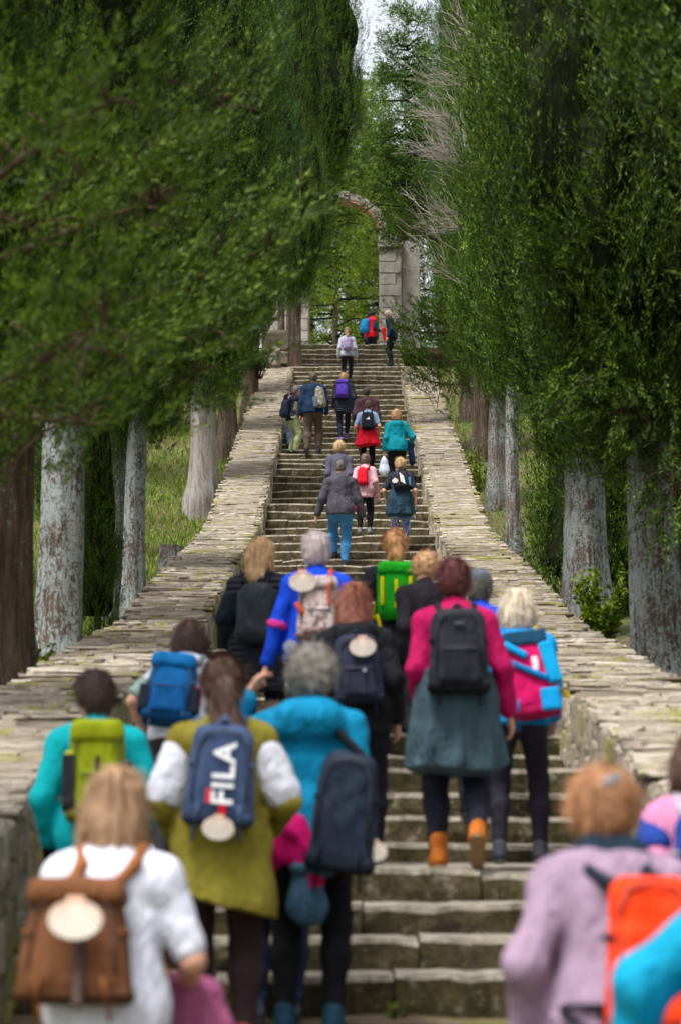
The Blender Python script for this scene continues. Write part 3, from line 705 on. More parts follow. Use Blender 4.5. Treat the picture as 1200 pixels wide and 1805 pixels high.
# overhanging limbs
def limb(parent_loc, p0, p1, p2, r, tufts, name, parent, leaf, seed, plen=(0.28, 0.62), pw=(0.016, 0.042), per=60, spread=0.32, up=0.5, ll=(0.03, 0.065), lw=(0.005, 0.009), start=0.15):
    rg = np.random.default_rng(seed); off = np.array(parent_loc); p0, p1, p2 = [np.array(p)-off for p in (p0, p1, p2)]
    fs = np.linspace(0, 1, 9); pts = [p0*(1-f)**2+2*p1*f*(1-f)+p2*f*f for f in fs]
    mb = MB(); v, q, t = tube(pts, [r*(1-0.85*f) for f in fs], 7); mb.add(v, q)
    R2 = []; A2 = []
    for k in range(tufts):
        f = start+(1-start)*rg.random()**0.8; b = p0*(1-f)**2+2*p1*f*(1-f)+p2*f*f; tang = norm(2*(1-f)*(p1-p0)+2*f*(p2-p1))
        e = b+rg.normal(size=3)*spread*(1.1-0.5*f)
        if k % 3 == 0: v, q, t = tube([b, (b+e)/2+np.array([0, 0, .03]), e], [0.012, 0.009, 0.005], 4, False); mb.add(v, q)
        R2.append(e); A2.append(tang*0.9+np.array([0, 0, up])+rg.normal(size=3)*0.26)
    n = len(R2); V, q = plume_leaves(np.array(R2), norm(np.array(A2)), rg.uniform(*plen, n), rg.uniform(*pw, n), per, rg, ll, lw)
    bv = np.concatenate(mb.v); bq = np.concatenate(mb.q)
    me = mesh_np(name, np.concatenate([bv, V]), bq, q+len(bv)); mi = np.zeros(len(q)+len(bq), dtype=np.int32); mi[:len(bq)] = 1; me.polygons.foreach_set('material_index', mi)
    return link(name, me, [leaf, M_TWIG], parent)
def tree_named(s):
    return [o for o in COL.objects if o.get('label', '').startswith(s)][0]
tL0 = tree_named('nearest cypress on the left')
L0 = tL0.location
for i, (a, b, c, n, d) in enumerate([((-120, 640), (160, 560), (485, 420), 70, 17.5), ((-60, 420), (120, 300), (420, 130), 55, 18.0), ((-140, 720), (100, 690), (400, 560), 60, 17.0), ((-200, 560), (0, 420), (300, 330), 60, 15.0), ((-250, 480), (-40, 300), (190, 150), 55, 12.5), ((-250, 760), (-20, 690), (190, 560), 60, 12.5), ((-120, 700), (60, 740), (170, 745), 30, 14.0), ((-100, 640), (180, 640), (350, 668), 26, 17.0)]):
    limb(L0, px(a[0], a[1], 17), px(b[0], b[1], (17+d)/2), px(c[0], c[1], d), 0.05, int(n*2.0), 'branch', tL0, M_LEAF_N, 100+i, spread=0.22)
tR70 = tree_named('cypress on the right reaching')
for i, (a, b, c) in enumerate([((840, 560), (760, 600), (690, 560)), ((850, 620), (780, 650), (715, 610)), ((860, 660), (800, 690), (730, 655)), ((850, 600), (790, 560), (735, 545)), ((800, 430), (760, 400), (700, 380))]):
    limb(tR70.location, px(*a, 66), px(*b, 64), px(*c, 63), 0.05, 110, 'branch', tR70, M_LEAF, 140+i, (0.25, 0.55), (0.018, 0.045), 64, 0.30)
tR1l = tree_named('cypress with a thick lichened')
for i, (a, b, c) in enumerate([((1160, 620), (1120, 700), (1085, 740)), ((1190, 700), (1180, 840), (1195, 900)), ((1130, 560), (1060, 640), (1000, 700)), ((1150, 380), (1060, 420), (985, 405))]):
    limb(tR1l.location, px(*a, 26), px(*b, 25.3), px(*c, 25), 0.04, 90, 'branch', tR1l, M_LEAF_O, 160+i, (0.22, 0.5), (0.016, 0.042), 64, 0.25, 0.2)
# bare dead branches on the right
def dead_branches(tree, seed):
    rg = random.Random(seed); mb = MB(); off = tree.location
    def grow(p, dr, ln, r, lv):
        pts = [p]; d = dr.copy()
        for k in range(4):
            d = (d+Vector((rg.uniform(-.34, .26), rg.uniform(-.3, .3), rg.uniform(-.22, .34)))).normalized(); pts.append(pts[-1]+d*ln/4)
        v, q, t = tube([x-off for x in pts], [r, r*.8, r*.6, r*.45, r*.25], 4, False); mb.add(v, q)
        if lv > 0:
            for k in range(rg.choice([4, 5, 6]) if lv > 1 else rg.choice([3, 4, 5])):
                i = rg.randint(1, 4); dd = (d*0.9+Vector((rg.uniform(-.7, .25), rg.uniform(-.4, .4), rg.uniform(-.3, .65)))).normalized()
                grow(pts[i], dd, ln*rg.uniform(.45, .75), max(0.0045, r*0.5), lv-1)
    for (x, y, n) in ((862, 130, 6), (858, 230, 7), (862, 310, 7), (852, 390, 7), (860, 270, 6), (812, 470, 3), (868, 60, 5)):
        for k in range(n): grow(px(x+rg.uniform(-5, 15), y+rg.uniform(-25, 25), 49.5), Vector((-1, rg.uniform(-.4, .1), rg.uniform(.0, .75))).normalized(), rg.uniform(0.7, 1.15), 0.012, 2)
    link('dead_branch', mb.mesh('dead_branch'), M_DEAD, tree)['label'] = 'tangle of bare grey dead branches'
dead_branches(tR3, 5)
# trees round and beyond the archway
LO = [loose_crown('crown', 41, 11, 3.2, 64, 46), loose_crown('crown', 42, 12, 3.6, 72, 46), loose_crown('crown', 43, 9, 2.6, 46, 54, 0.15, 0.25)]
def loose(x, d, ci, leaf, sc, label, z=None, scz=1.0, name='cedar_tree', tr=0.16, cz=0.0, cx=0.0):
    t = empty(name, (x, d, float(smooth_avg(d))-0.1 if z is None else z)); tag(t, label, 'tree', 'open-crowned trees round the archway')
    link('trunk', trunk_mesh('trunk', int(d*9+x*5), 11*sc*scz, tr, 0.04, (0.1, 0), 0.04, 12, 14, 2), M_BARK_D, t)
    c = crown_link(LO[ci], leaf, t, (cx, 0, cz)); c.scale = (sc, sc, sc*scz); c.rotation_euler = (0, 0, x*2.3+d)
loose(px(722, 0, 88).x+1.5, 88.5, 0, M_LEAF, 0.85, 'dark green cedar spreading over the right side of the arch', scz=1.05, cz=3.0, cx=-1.5)
loose(px(575, 0, 86).x-1.5, 88, 1, M_LEAF, 0.62, 'dark cedar hanging over the left side of the arch', scz=1.2, cz=3.1, cx=0.9)
loose(px(590, 0, 101).x, 101, 1, M_LEAF_P, 1.0, 'bright olive green tree seen through the arch opening', scz=0.95)
loose(px(668, 0, 108).x, 108, 0, M_LEAF_P, 1.0, 'pale green tree behind the right pillar', scz=1.0)
loose(px(545, 0, 110).x, 111, 2, M_LEAF_P, 1.3, 'light green tree behind the left pillar', scz=1.05)
loose(px(640, 0, 122).x, 122, 1, M_LEAF_P, 1.3, 'yellowish green tree below the sky gap', scz=1.17)
loose(px(612, 0, 114).x, 115, 0, M_LEAF_P, 1.25, 'fresh green tree rising behind the left half of the arch', scz=1.2)
loose(px(715, 0, 116).x, 118, 1, M_LEAF_B, 1.35, 'tall bluish pine behind the arch on the right', scz=1.15)
loose(px(480, 0, 110).x, 108, 0, M_LEAF, 1.4, 'dark tree behind the archway on the left', scz=1.1)
loose(px(800, 0, 110).x, 112, 2, M_LEAF, 1.6, 'dark tree behind the archway on the far right', scz=1.2)
WL = ['level with the bleached split trunk', 'level with the young cypress stem', 'level with the thickly lichened trunk', 'level with the stout lichen-spotted trunk', 'level with the smooth grey trunk', 'level with the top flights', 'level with the archway', 'beside the archway', 'nearest the camera', 'nearest the camera']
for i, (x, d) in enumerate([(-14, 60), (-13, 44), (-12, 30), (13, 38), (12, 54), (13, 70), (-12, 80), (11, 86), (-16, 22), (15, 24)]):
    loose(x, d, i % 3, M_LEAF if i % 2 else M_LEAF_O, 1.15, 'broad dark tree deep in the %s wood, %s' % ('left' if x < 0 else 'right', WL[i]), name='woodland_tree')
cR = tree_named('dark green cedar spreading'); cL = tree_named('dark cedar hanging')
for i, (a, b, c) in enumerate([((790, 290), (735, 300), (694, 335)), ((800, 350), (740, 370), (690, 392)), ((780, 230), (720, 240), (676, 300)), ((790, 320), (750, 350), (715, 395)), ((770, 180), (700, 210), (650, 250))]):
    limb(cR.location, px(*a, 89), px(*b, 89.5), px(*c, 90), 0.06, 60, 'branch', cR, M_LEAF, 200+i, (0.4, 0.9), (0.12, 0.24), 70, 0.42, 0.2, (0.06, 0.12), (0.012, 0.022))
for i, (a, b, c) in enumerate([((470, 290), (530, 300), (590, 345)), ((470, 360), (520, 380), (568, 395)), ((480, 420), (530, 440), (568, 440)), ((470, 220), (540, 230), (622, 290))]):
    limb(cL.location, px(*a, 88), px(*b, 89), px(*c, 90), 0.06, 60, 'branch', cL, M_LEAF, 220+i, (0.4, 0.9), (0.12, 0.24), 70, 0.42, 0.2, (0.06, 0.12), (0.012, 0.022))
# shrubs, ivy, grass
def shrub(name, loc, seed, size, n, label, leaf=M_SHRUB, ll=(0.05, 0.09), lw=(0.018, 0.032), cat='shrub'):
    rg = np.random.default_rng(seed); t = empty(name, loc); tag(t, label, cat)
    mb = MB(); R2 = []; A2 = []
    for k in range(16):
        e = np.array([rg.uniform(-1, 1)*size[0], rg.uniform(-1, 1)*size[1], rg.uniform(0.35, 1)*size[2]])
        v, q, tt = tube([(e[0]*.15, e[1]*.15, -0.1), e*np.array([.6, .6, .55]), e], [0.014, 0.009, 0.004], 5, False); mb.add(v, q)
        for j in range(n//16): 
            f = rg.uniform(0.4, 1.05); R2.append(e*f+rg.normal(size=3)*0.06*np.array(size)); A2.append(rg.normal(size=3)+e*0.8)
    m = len(R2); V, q = leaves(np.array(R2), norm(np.array(A2)), rg.uniform(*ll, m), rg.uniform(*lw, m), rg)
    link('foliage', mesh_np('foliage', V, q), leaf, t); link('stem', mb.mesh('stem'), M_TWIG, t)
b = px(1063, 1150, 31); shrub('leafy_shrub', (b.x, 31, b.z-0.1), 3, (0.30, 0.25, 1.0), 1300, 'yellow-green leafy shrub growing over the right wall between two trunks')
b = px(78, 1195, 25); shrub('ivy', (b.x, 25, b.z-0.1), 4, (0.10, 0.06, 0.42), 120, 'small bright ivy climbing the foot of the lichened trunk', cat='ivy')
b = px(825, 880, 56); shrub('bush', (b.x+0.25, 57, b.z-0.3), 6, (0.35, 0.5, 1.5), 900, 'mossy yellow-green bush beyond the right wall half way up')
b = px(455, 650, 70); shrub('bush', (b.x, 70, b.z-0.1), 8, (0.5, 0.4, 0.75), 700, 'grey-green bush at the upper end of the left wall', leaf=M_LEAF_B)
for i, (x, y, d) in enumerate([(745, 1012, 41), (487, 796, 57.3), (468, 936, 45), (648, 1524, 15.5), (700, 1795, 12.6), (30, 1790, 11.0), (402, 1090, 31.6)]):
    p = px(x, y, d); shrub('weed', (p.x, d-0.02, stair_h(d-0.05)), 20+i, (0.07, 0.05, 0.08), 48, ['small weed beside the right wall below the grey jacket', 'small yellow weed on the step by the green trousers', 'weed at the left end of the steps beside the jeans', 'tiny weed at the foot of the riser near the boots', 'yellowish weed at the foot of the lowest step', 'weed at the bottom of the left wall', 'weed in the left corner of the steps near the blond walker'][i], ll=(0.02, 0.05), lw=(0.007, 0.014), cat='weed')
rg = np.random.default_rng(99); n = 26000
gxp = np.concatenate([-2.55-rg.random(n)**1.3*5.5, 2.55+rg.random(6000)*3]); gyp = np.concatenate([34+rg.random(n)*36, 40+rg.random(6000)*40])
gzp = smooth_avg(gyp)-0.10-0.55*np.clip(1-np.clip((np.abs(gxp)-2.4)/3.0, 0, 1), 0, 1)
gzp = gzp+(0.12*np.sin(gxp*0.9+gyp*0.35)+0.05*np.sin(gxp*2.3-gyp*1.1))*np.clip((np.abs(gxp)-2.4)/3.0, 0, 1)-np.where(gxp > 3, 0.25*np.clip((gxp-3)/4, 0, 1), 0)
P = np.stack([gxp, gyp, gzp-0.03], 1); m = len(P); D = norm(np.array([0, 0, 1.0])+rg.normal(size=(m, 3))*0.4)
V, q = leaves(P, D, rg.uniform(0.08, 0.30, m), rg.uniform(0.006, 0.014, m), rg)
tag(link('grass', mesh_np('grass', V, q), M_GRASS), 'long yellowish green grass on the banks behind the walls', 'grass', kind='stuff')
# stump and rocks
v, q, t = tube([(0, 0, -0.3), (0, 0, 0.1), (0.02, 0, 0.42)], [0.26, 0.21, 0.19], 14); b = px(300, 985, 43)
tag(link('tree_stump', mesh_np('tree_stump', v, q, t, False), M_BARK_M, None, (b.x, 43, b.z-0.22)), 'short grey tree stump in the grass below the young cypress', 'stump')
for i, (x, y, d, r) in enumerate([(488, 600, 78, 0.42), (470, 628, 76, 0.36), (498, 628, 77.5, 0.26), (452, 640, 77, 0.34)]):
    v, q, t = rubble_piece((0, 0, 0), (r, r*0.9, r*0.8), 0); p = px(x, y, d)
    tag(link('rock', mesh_np('rock', v, q, t), M_WALL, None, (p.x, d, p.z)), ['big grey rock beside the left pillar of the arch', 'grey rock behind the bush at the upper left wall', 'small rock at the foot of the dark slim trunk', 'leftmost grey rock above the upper left wall'][i], 'rock', 'rocks at the upper left')

# ================================================================ people: signed-distance bodies meshed with surface nets
class Sdf:
    def __init__(s, vox): s.vox = vox; s.ops = []; s.lo = np.full(3, 9e9); s.hi = np.full(3, -9e9)
    def _grow(s, pts, r):
        for p in pts: s.lo = np.minimum(s.lo, np.array(p)-r); s.hi = np.maximum(s.hi, np.array(p)+r)
    def cap(s, a, b, ra, rb=None, k=0.02, flat=None, sub=False):
        rb = ra if rb is None else rb; a = np.array(a, float); b = np.array(b, float); R = max(ra, rb)*(max(1, flat[1]) if flat else 1)
        if not sub: s._grow((a, b), R+0.03)
        s.ops.append(('cap', a, b, ra, rb, k, flat, sub, np.minimum(a, b)-R-k-3*s.vox, np.maximum(a, b)+R+k+3*s.vox)); return s
    def ell(s, c, rad, M=None, k=0.02, sub=False):
        c = np.array(c, float); rad = np.array(rad, float); R = rad.max()
        if not sub: s._grow((c,), R+0.03)
        s.ops.append(('ell', c, rad, np.eye(3) if M is None else np.array(M), k, sub, c-R-k-3*s.vox, c+R+k+3*s.vox)); return s
    def box(s, c, half, rd, M=None, k=0.02, taper=0.0, bulge=0.0, sub=False):
        """rounded box; M rows are its axes; taper narrows x towards +z"""
        c = np.array(c, float); half = np.array(half, float); R = np.linalg.norm(half)
        if not sub: s._grow((c,), R+0.02)
        s.ops.append(('box', c, half, rd, np.eye(3) if M is None else np.array(M), k, taper, bulge, sub, c-R-k-3*s.vox, c+R+k+3*s.vox)); return s
    def cut(s, n, p):
        """remove everything on the +n side of point p (of what is there so far)"""
        n = np.array(n, float); n /= np.linalg.norm(n); s.ops.append(('cut', n, np.array(p, float))); return s
    def wave(s, fn): s.ops.append(('wave', fn)); return s
    def mesh(s, fold=0.0, ff=9.0, seed=0.0, zs=0.7):
        vx = s.vox; lo = s.lo-2*vx; n = np.ceil((s.hi-lo)/vx).astype(int)+3
        ax = [(lo[i]+np.arange(n[i])*vx).astype(np.float32) for i in range(3)]
        D = np.full(n, 0.5, dtype=np.float32)
        def sl(a, b):
            i0 = np.clip(np.floor((a-lo)/vx).astype(int), 0, n); i1 = np.clip(np.ceil((b-lo)/vx).astype(int)+1, 0, n); return i0, i1
        def comb(S, d, k, sub):
            if sub: D[S] = np.maximum(D[S], -d); return
            o = D[S]; h = np.maximum(k-np.abs(o-d), 0)/k if k > 0 else 0; D[S] = np.minimum(o, d)-h*h*k*0.25
        for op in s.ops:
            if op[0] == 'cut':
                _, nn, p = op
                D[...] = np.maximum(D, (ax[0][:, None, None]-p[0])*nn[0]+(ax[1][None, :, None]-p[1])*nn[1]+(ax[2][None, None, :]-p[2])*nn[2]); continue
            if op[0] == 'wave':
                D += op[1](ax[0][:, None, None], ax[1][None, :, None], ax[2][None, None, :]).astype(np.float32); continue
            i0, i1 = sl(op[-2], op[-1])
            if np.any(i1-i0 < 1): continue
            S = tuple(slice(i0[i], i1[i]) for i in range(3))
            X = ax[0][S[0]][:, None, None]; Y = ax[1][S[1]][None, :, None]; Z = ax[2][S[2]][None, None, :]
            if op[0] == 'cap':
                _, a, b, ra, rb, k, flat, sub = op[:8]; ba = b-a; l2 = ba@ba+1e-12
                px0, py0, pz0 = X-a[0], Y-a[1], Z-a[2]
                h = np.clip((px0*ba[0]+py0*ba[1]+pz0*ba[2])/l2, 0, 1)
                vx_, vy_, vz_ = px0-h*ba[0], py0-h*ba[1], pz0-h*ba[2]
                if flat:
                    f = np.array(flat[0]); f = f/np.linalg.norm(f); dt = (vx_*f[0]+vy_*f[1]+vz_*f[2])*(1/flat[1]-1); vx_ = vx_+dt*f[0]; vy_ = vy_+dt*f[1]; vz_ = vz_+dt*f[2]
                d = np.sqrt(vx_*vx_+vy_*vy_+vz_*vz_)-(ra+(rb-ra)*h); comb(S, d, k, sub)
            elif op[0] == 'ell':
                _, c, rad, M, k, sub = op[:6]; a, b, cz = X-c[0], Y-c[1], Z-c[2]
                u = [(a*M[i][0]+b*M[i][1]+cz*M[i][2])/rad[i] for i in range(3)]
                r = np.sqrt(u[0]**2+u[1]**2+u[2]**2); d = (r-1)*rad.min()*(1.0 if rad.min() > 0.6*rad.max() else 1.2); comb(S, d, k, sub)
            else:
                _, c, half, rd, M, k, taper, bulge, sub = op[:9]; a, b, cz = X-c[0], Y-c[1], Z-c[2]
                u = [(a*M[i][0]+b*M[i][1]+cz*M[i][2]) for i in range(3)]
                w = u[2]/half[2]; hx = half[0]*(1-taper*w); hy = half[1]*(1-taper*0.6*w+bulge*(1-w*w)-bulge)
                qx, qy, qz = np.abs(u[0])-(hx-rd), np.abs(u[1])-(hy-rd), np.abs(u[2])-(half[2]-rd)
                d = np.sqrt(np.maximum(qx, 0)**2+np.maximum(qy, 0)**2+np.maximum(qz, 0)**2)+np.minimum(np.maximum(qx, np.maximum(qy, qz)), 0)-rd; comb(S, d, k, sub)
        if fold > 0:
            X, Y, Z = ax[0][:, None, None], ax[1][None, :, None], ax[2][None, None, :]
            wx = 1.3*np.sin(ff*0.7*Z+seed)+0.9*np.sin(ff*0.9*Y+seed*2.1); wz = 1.2*np.sin(ff*0.8*X+seed*1.3)
            w = np.sin(ff*(X*1.1+Z*zs)+wx)*np.sin(ff*(Y*1.2-Z*zs*0.8)+wz)+0.9*(0.6-np.abs(np.sin(ff*0.9*(X*0.7-Z*zs*1.5)+wx*1.2+wz)))+0.5*(0.6-np.abs(np.sin(ff*1.7*(X*0.9+Z*zs)+wz*1.6-wx)))
            D += (fold*0.55*w).astype(np.float32)
        return nets(D, lo, vx)
def nets(D, lo, vx):
    ins = D < 0; n = D.shape
    c = [ins[i:n[0]-1+i, j:n[1]-1+j, k:n[2]-1+k] for i in (0, 1) for j in (0, 1) for k in (0, 1)]
    s = sum(x.astype(np.int8) for x in c); act = (s > 0) & (s < 8)
    I = np.argwhere(act)
    if not len(I): return np.zeros((0, 3)), np.zeros((0, 4), int)
    idx = np.full(act.shape, -1, dtype=np.int32); idx[act] = np.arange(len(I))
    acc = np.zeros((len(I), 3), dtype=np.float64); cnt = np.zeros(len(I))
    co = [(i, j, k) for i in (0, 1) for j in (0, 1) for k in (0, 1)]
    val = {q: D[I[:, 0]+q[0], I[:, 1]+q[1], I[:, 2]+q[2]] for q in co}
    for a in co:
        for x in range(3):
            if a[x] == 0:
                b = list(a); b[x] = 1; b = tuple(b); va, vb = val[a], val[b]; m = (va < 0) != (vb < 0)
                t = np.where(m, va/np.where(m, va-vb, 1), 0)
                p = np.tile(np.array(a, float), (len(I), 1)); p[:, x] += t
                acc += p*m[:, None]; cnt += m
    V = (I+acc/cnt[:, None])*vx+lo
    Q = []
    for x in range(3):
        sa = [slice(None)]*3; sb = [slice(None)]*3; sa[x] = slice(0, -1); sb[x] = slice(1, None)
        A, B = ins[tuple(sa)], ins[tuple(sb)]
        o = [i for i in range(3) if i != x]
        e = np.argwhere(A != B); e = e[(e[:, o[0]] > 0) & (e[:, o[1]] > 0) & (e[:, o[0]] < n[o[0]]-1) & (e[:, o[1]] < n[o[1]]-1)]
        if not len(e): continue
        def g(du, dv):
            f = e.copy(); f[:, o[0]] += du; f[:, o[1]] += dv; return idx[f[:, 0], f[:, 1], f[:, 2]]
        q = np.stack([g(-1, -1), g(0, -1), g(0, 0), g(-1, 0)], 1)
        fl_ = A[e[:, 0], e[:, 1], e[:, 2]]
        if x == 1: fl_ = ~fl_
        q[~fl_] = q[~fl_][:, ::-1]; Q.append(q)
    return V, np.concatenate(Q)
def ik(a, b, l1, l2, hint):
    a, b, hint = np.array(a, float), np.array(b, float), np.array(hint, float)
    d = b-a; L = np.linalg.norm(d); 
    if L > (l1+l2)*0.999: b = a+d/L*(l1+l2)*0.999; d = b-a; L = np.linalg.norm(d)
    u = d/L; x = (l1*l1-l2*l2+L*L)/(2*L); hgt = math.sqrt(max(0, l1*l1-x*x))
    hint = hint-u*(hint@u); hint /= np.linalg.norm(hint)+1e-9
    return a+u*x+hint*hgt, b
def rot(axis, deg): return np.array(Matrix.Rotation(math.radians(deg), 3, axis))
def scallop(seed=0):
    """fan shell with ribs, lying in x-z, domed towards -y"""
    V = [(0, -0.010, -0.006)]; n = 40; rings = 5
    for j in range(1, rings+1):
        f = j/rings
        for i in range(n):
            a = 2*math.pi*i/n; rib = 0.0035*f*(1 if i % 2 else -1); ex, ez = 0.076*math.sin(a), -0.054-0.056*math.cos(a+math.pi)*-1
            k = 1+(0.03 if (i % 2 and j == rings) else 0)
            V.append((ex*f*k, -0.013*math.cos(f*math.pi*0.5)-rib*1.3-0.004, -0.006+(ez+0.006)*f*k))
    T = [(0, 1+(i+1) % n, 1+i) for i in range(n)]; Q = [(1+j*n+i, 1+j*n+(i+1) % n, 1+(j+1)*n+(i+1) % n, 1+(j+1)*n+i) for j in range(rings-1) for i in range(n)]
    m = len(V); V = V+[(x, 0.004, z) for (x, y, z) in V]
    Tb = [(a+m, c+m, b+m) for (a, b, c) in T]; Qb = [(a+m, d+m, c+m, b+m) for (a, b, c, d) in Q]
    E = [(1+(rings-1)*n+i, 1+(rings-1)*n+(i+1) % n, 1+(rings-1)*n+(i+1) % n+m, 1+(rings-1)*n+i+m) for i in range(n)]
    # ears at the hinge
    V = np.array(V); k = len(V)
    V = np.concatenate([V, box_v(-0.024, 0.024, -0.014, 0.002, -0.010, 0.010)]); BQ = [tuple(i+k for i in f) for f in BOXQ]
    V[:, 2] += 0.035
    return V, Q+Qb+E+BQ, T+Tb
def shell_mat():
    t = NT('scallop_shell'); v = t.coord('Object'); n = t.noise(v, 30, 3)
    sx = t.new('ShaderNodeSeparateXYZ'); t.l(v, sx.inputs[0])
    c = t.ramp(t.math('ADD', t.math('MULTIPLY', sx.outputs['Z'], 8.0), 0.5), [(0.15, (0.72, 0.67, 0.60)), (0.6, (0.70, 0.60, 0.52)), (0.85, (0.60, 0.36, 0.26))])
    return t.fin(t.mix(0.3, c, t.ramp(n, [(0.3, (0.7, 0.65, 0.6)), (0.7, (1, 1, 1))]), 'MULTIPLY'), 0.5)
M_SHELL = shell_mat(); M_EYE = simple((0.05, 0.035, 0.03), 0.25, 'eye'); M_EYEW = simple((0.75, 0.72, 0.70), 0.3, 'eye_white')
M_SOLE = simple((0.05, 0.05, 0.05), 0.8, 'rubber')

BASES = {}
class Person:
    def __init__(s, label, x, d, h, yaw=0, lean=8, z=None, twist=0, head=(0, 0), male=False, fat=1.0, feet=((-.10, -.02, 0), (.10, .22, .0)), arms=((.045, .05, -.48), (.045, .05, -.48)), skin=(0.50, 0.27, 0.18), vox=None, tilt=0, crouch=0.0, elbow=None):
        s.vox = vox or (0.0125 if d < 18 else 0.015 if d < 50 else 0.019)
        s.z = stair_h(d) if z is None else z
        s.k = h/1.69
        s.o = empty('person', (x, d, s.z), math.radians(yaw), s.k); tag(s.o, label, 'person')
        s.seed = x*7.3+d*1.9; s.fat = fat = 1+(fat-1)*0.8-0.04; s.hs = 0.92; s.male = male
        wsh = 0.150 if male else 0.132; s.wsh = wsh
        # pelvis and torso frames (columns: right, forward, up)
        s.RP = rot('X', -lean*0.35); s.RT = rot('Z', twist)@rot('Y', tilt)@rot('X', -lean)
        hipz = 0.875-crouch; s.P = np.array([0, -0.06*lean/20, hipz+0.06])
        s.hip = [s.P+s.RP@np.array([-0.088, 0, -0.06]), s.P+s.RP@np.array([0.088, 0, -0.06])]
        s.ank = []; s.knee = []; s.feet = feet
        for i, f in enumerate(feet):
            a = np.array([f[0], f[1]-0.03, f[2]+0.085]); kn, a = ik(s.hip[i], a, 0.42, 0.40, (0.12*(-1, 1)[i], 1, 0.1)); s.knee.append(kn); s.ank.append(a)
        T = s.T
        s.sh = [T(-(wsh+0.033), 0, 0.400), T(wsh+0.033, 0, 0.400)]
        s.elb = []; s.wr = []
        for i, a in enumerate(arms):
            sg = (-1, 1)[i]; tgt = s.sh[i]+(s.RT@np.array([sg*a[0], a[1], a[2]]) if len(a) == 3 else np.array([sg*a[0], a[1], a[2]]))
            hint = (elbow[i] if elbow and elbow[i] is not None else (sg*0.12, -1, -0.1))
            e, w = ik(s.sh[i], tgt, 0.285, 0.25, s.RT@np.array(hint)); s.elb.append(e); s.wr.append(w)
        s.neck0 = T(0, 0, 0.44); s.RH = rot('Z', twist*0.5+head[0])@rot('X', -lean*0.45-head[1])
        s.neck1 = T(0, 0.015, 0.545); s.H = s.neck1+s.RH@np.array([0, 0.022, 0.095])
        s.skin = skin_mat(skin); s.body()
    def T(s, x, y, z): return s.P+s.RT@np.array([x, y, z])
    def Pl(s, x, y, z): return s.P+s.RP@np.array([x, y, z])
    def Hd(s, x, y, z): return s.H+s.RH@(np.array([x, y, z])*s.hs)
    def hr(s, *r): return np.array(r)*s.hs
    def part(s, name, vq, mat, parent=None, smooth=True):
        return link(name, mesh_np(name, vq[0], vq[1], vq[2] if len(vq) > 2 else None, smooth), mat, parent or s.o)
    def torso(s, S, t=0.0, k=0.05, loose=0.0):
        f = s.fat; fw = s.RT[:, 1]; fp = s.RP[:, 1]
        S.cap(s.Pl(-.062, -0.012, -.03), s.Pl(.062, -0.012, -.03), 0.118*f+t, None, k, (fp, 1.0))
        S.cap(s.Pl(0, 0, .0), s.T(0, 0, .20), 0.142*f+t+loose*0.8, 0.120*f+t+loose*0.8, k, (fw, 0.76))
        S.cap(s.T(0, 0, .20), s.T(0, 0, .34), 0.124*f+t+loose*0.8, 0.145*(0.5+0.5*f)+t+loose*0.5, k, (fw, 0.74))
        for sg in (-1, 1): S.cap(s.T(sg*0.03, -0.008, .445), s.T(sg*(s.wsh+0.012), 0, .392), 0.056+t, 0.064+t, k)
    def arm(s, S, i, t=0.0, end=1.0, start=0.0, k=0.03, cuff=0.0):
        """arm from shoulder; end counts 1 = elbow, 2 = wrist"""
        e = min(end, 1.0); S.cap(s.sh[i], s.sh[i]+(s.elb[i]-s.sh[i])*e, 0.050*(.6+.4*s.fat)+t*0.9, 0.049+t*0.85-0.010*e, k)
        if end > 1: S.cap(s.elb[i], s.elb[i]+(s.wr[i]-s.elb[i])*(end-1), 0.040+t*0.8, 0.040+t*0.75-0.014*(end-1)+cuff, k)
    def leg(s, S, i, t=0.0, end=1.96, k=0.03, flare=0.0):
        f = 0.6+0.4*s.fat
        S.cap(s.hip[i], s.knee[i], 0.088*f+t, 0.056*f+t, k)
        if end > 1: 
            e = s.knee[i]+(s.ank[i]-s.knee[i])*(end-1); m = s.knee[i]+(e-s.knee[i])*0.35+np.array([0, -0.018, 0])
            S.cap(s.knee[i], m, 0.056*f+t, 0.055*f+t, k); S.cap(m, e, 0.055*f+t, 0.037+t+flare, k)
    def hand(s, S, i):
        w = s.wr[i]; f = w-s.elb[i]; f = f/np.linalg.norm(f); sg = (-1, 1)[i]
        nrm = s.RT[:, 0]*(-sg); nrm = nrm-f*(nrm@f); nrm /= np.linalg.norm(nrm)+1e-9; ac = np.cross(f, nrm); 
        if ac@s.RT[:, 1] < 0: ac = -ac
        S.cap(s.elb[i]+(w-s.elb[i])*0.8, w, 0.030, 0.026, 0.02); S.cap(w, w+f*0.075, 0.030, 0.040, 0.015, (nrm, 0.5))
        for j, (o, ln) in enumerate(((0.029, .9), (0.010, 1.0), (-0.010, .93), (-0.028, .75))):
            b = w+f*0.085+ac*o; m = b+f*0.040*ln+nrm*0.010; e = m+f*0.024*ln+nrm*0.026*ln
            S.cap(b, m, 0.0105, 0.010, 0.006); S.cap(m, e, 0.010, 0.0085, 0.006)
        b = w+f*0.028+ac*0.030; m = b+f*0.032+ac*0.024+nrm*0.006; e = m+f*0.030+ac*0.004+nrm*0.012
        S.cap(b, m, 0.014, 0.012, 0.010); S.cap(m, e, 0.012, 0.009, 0.006)
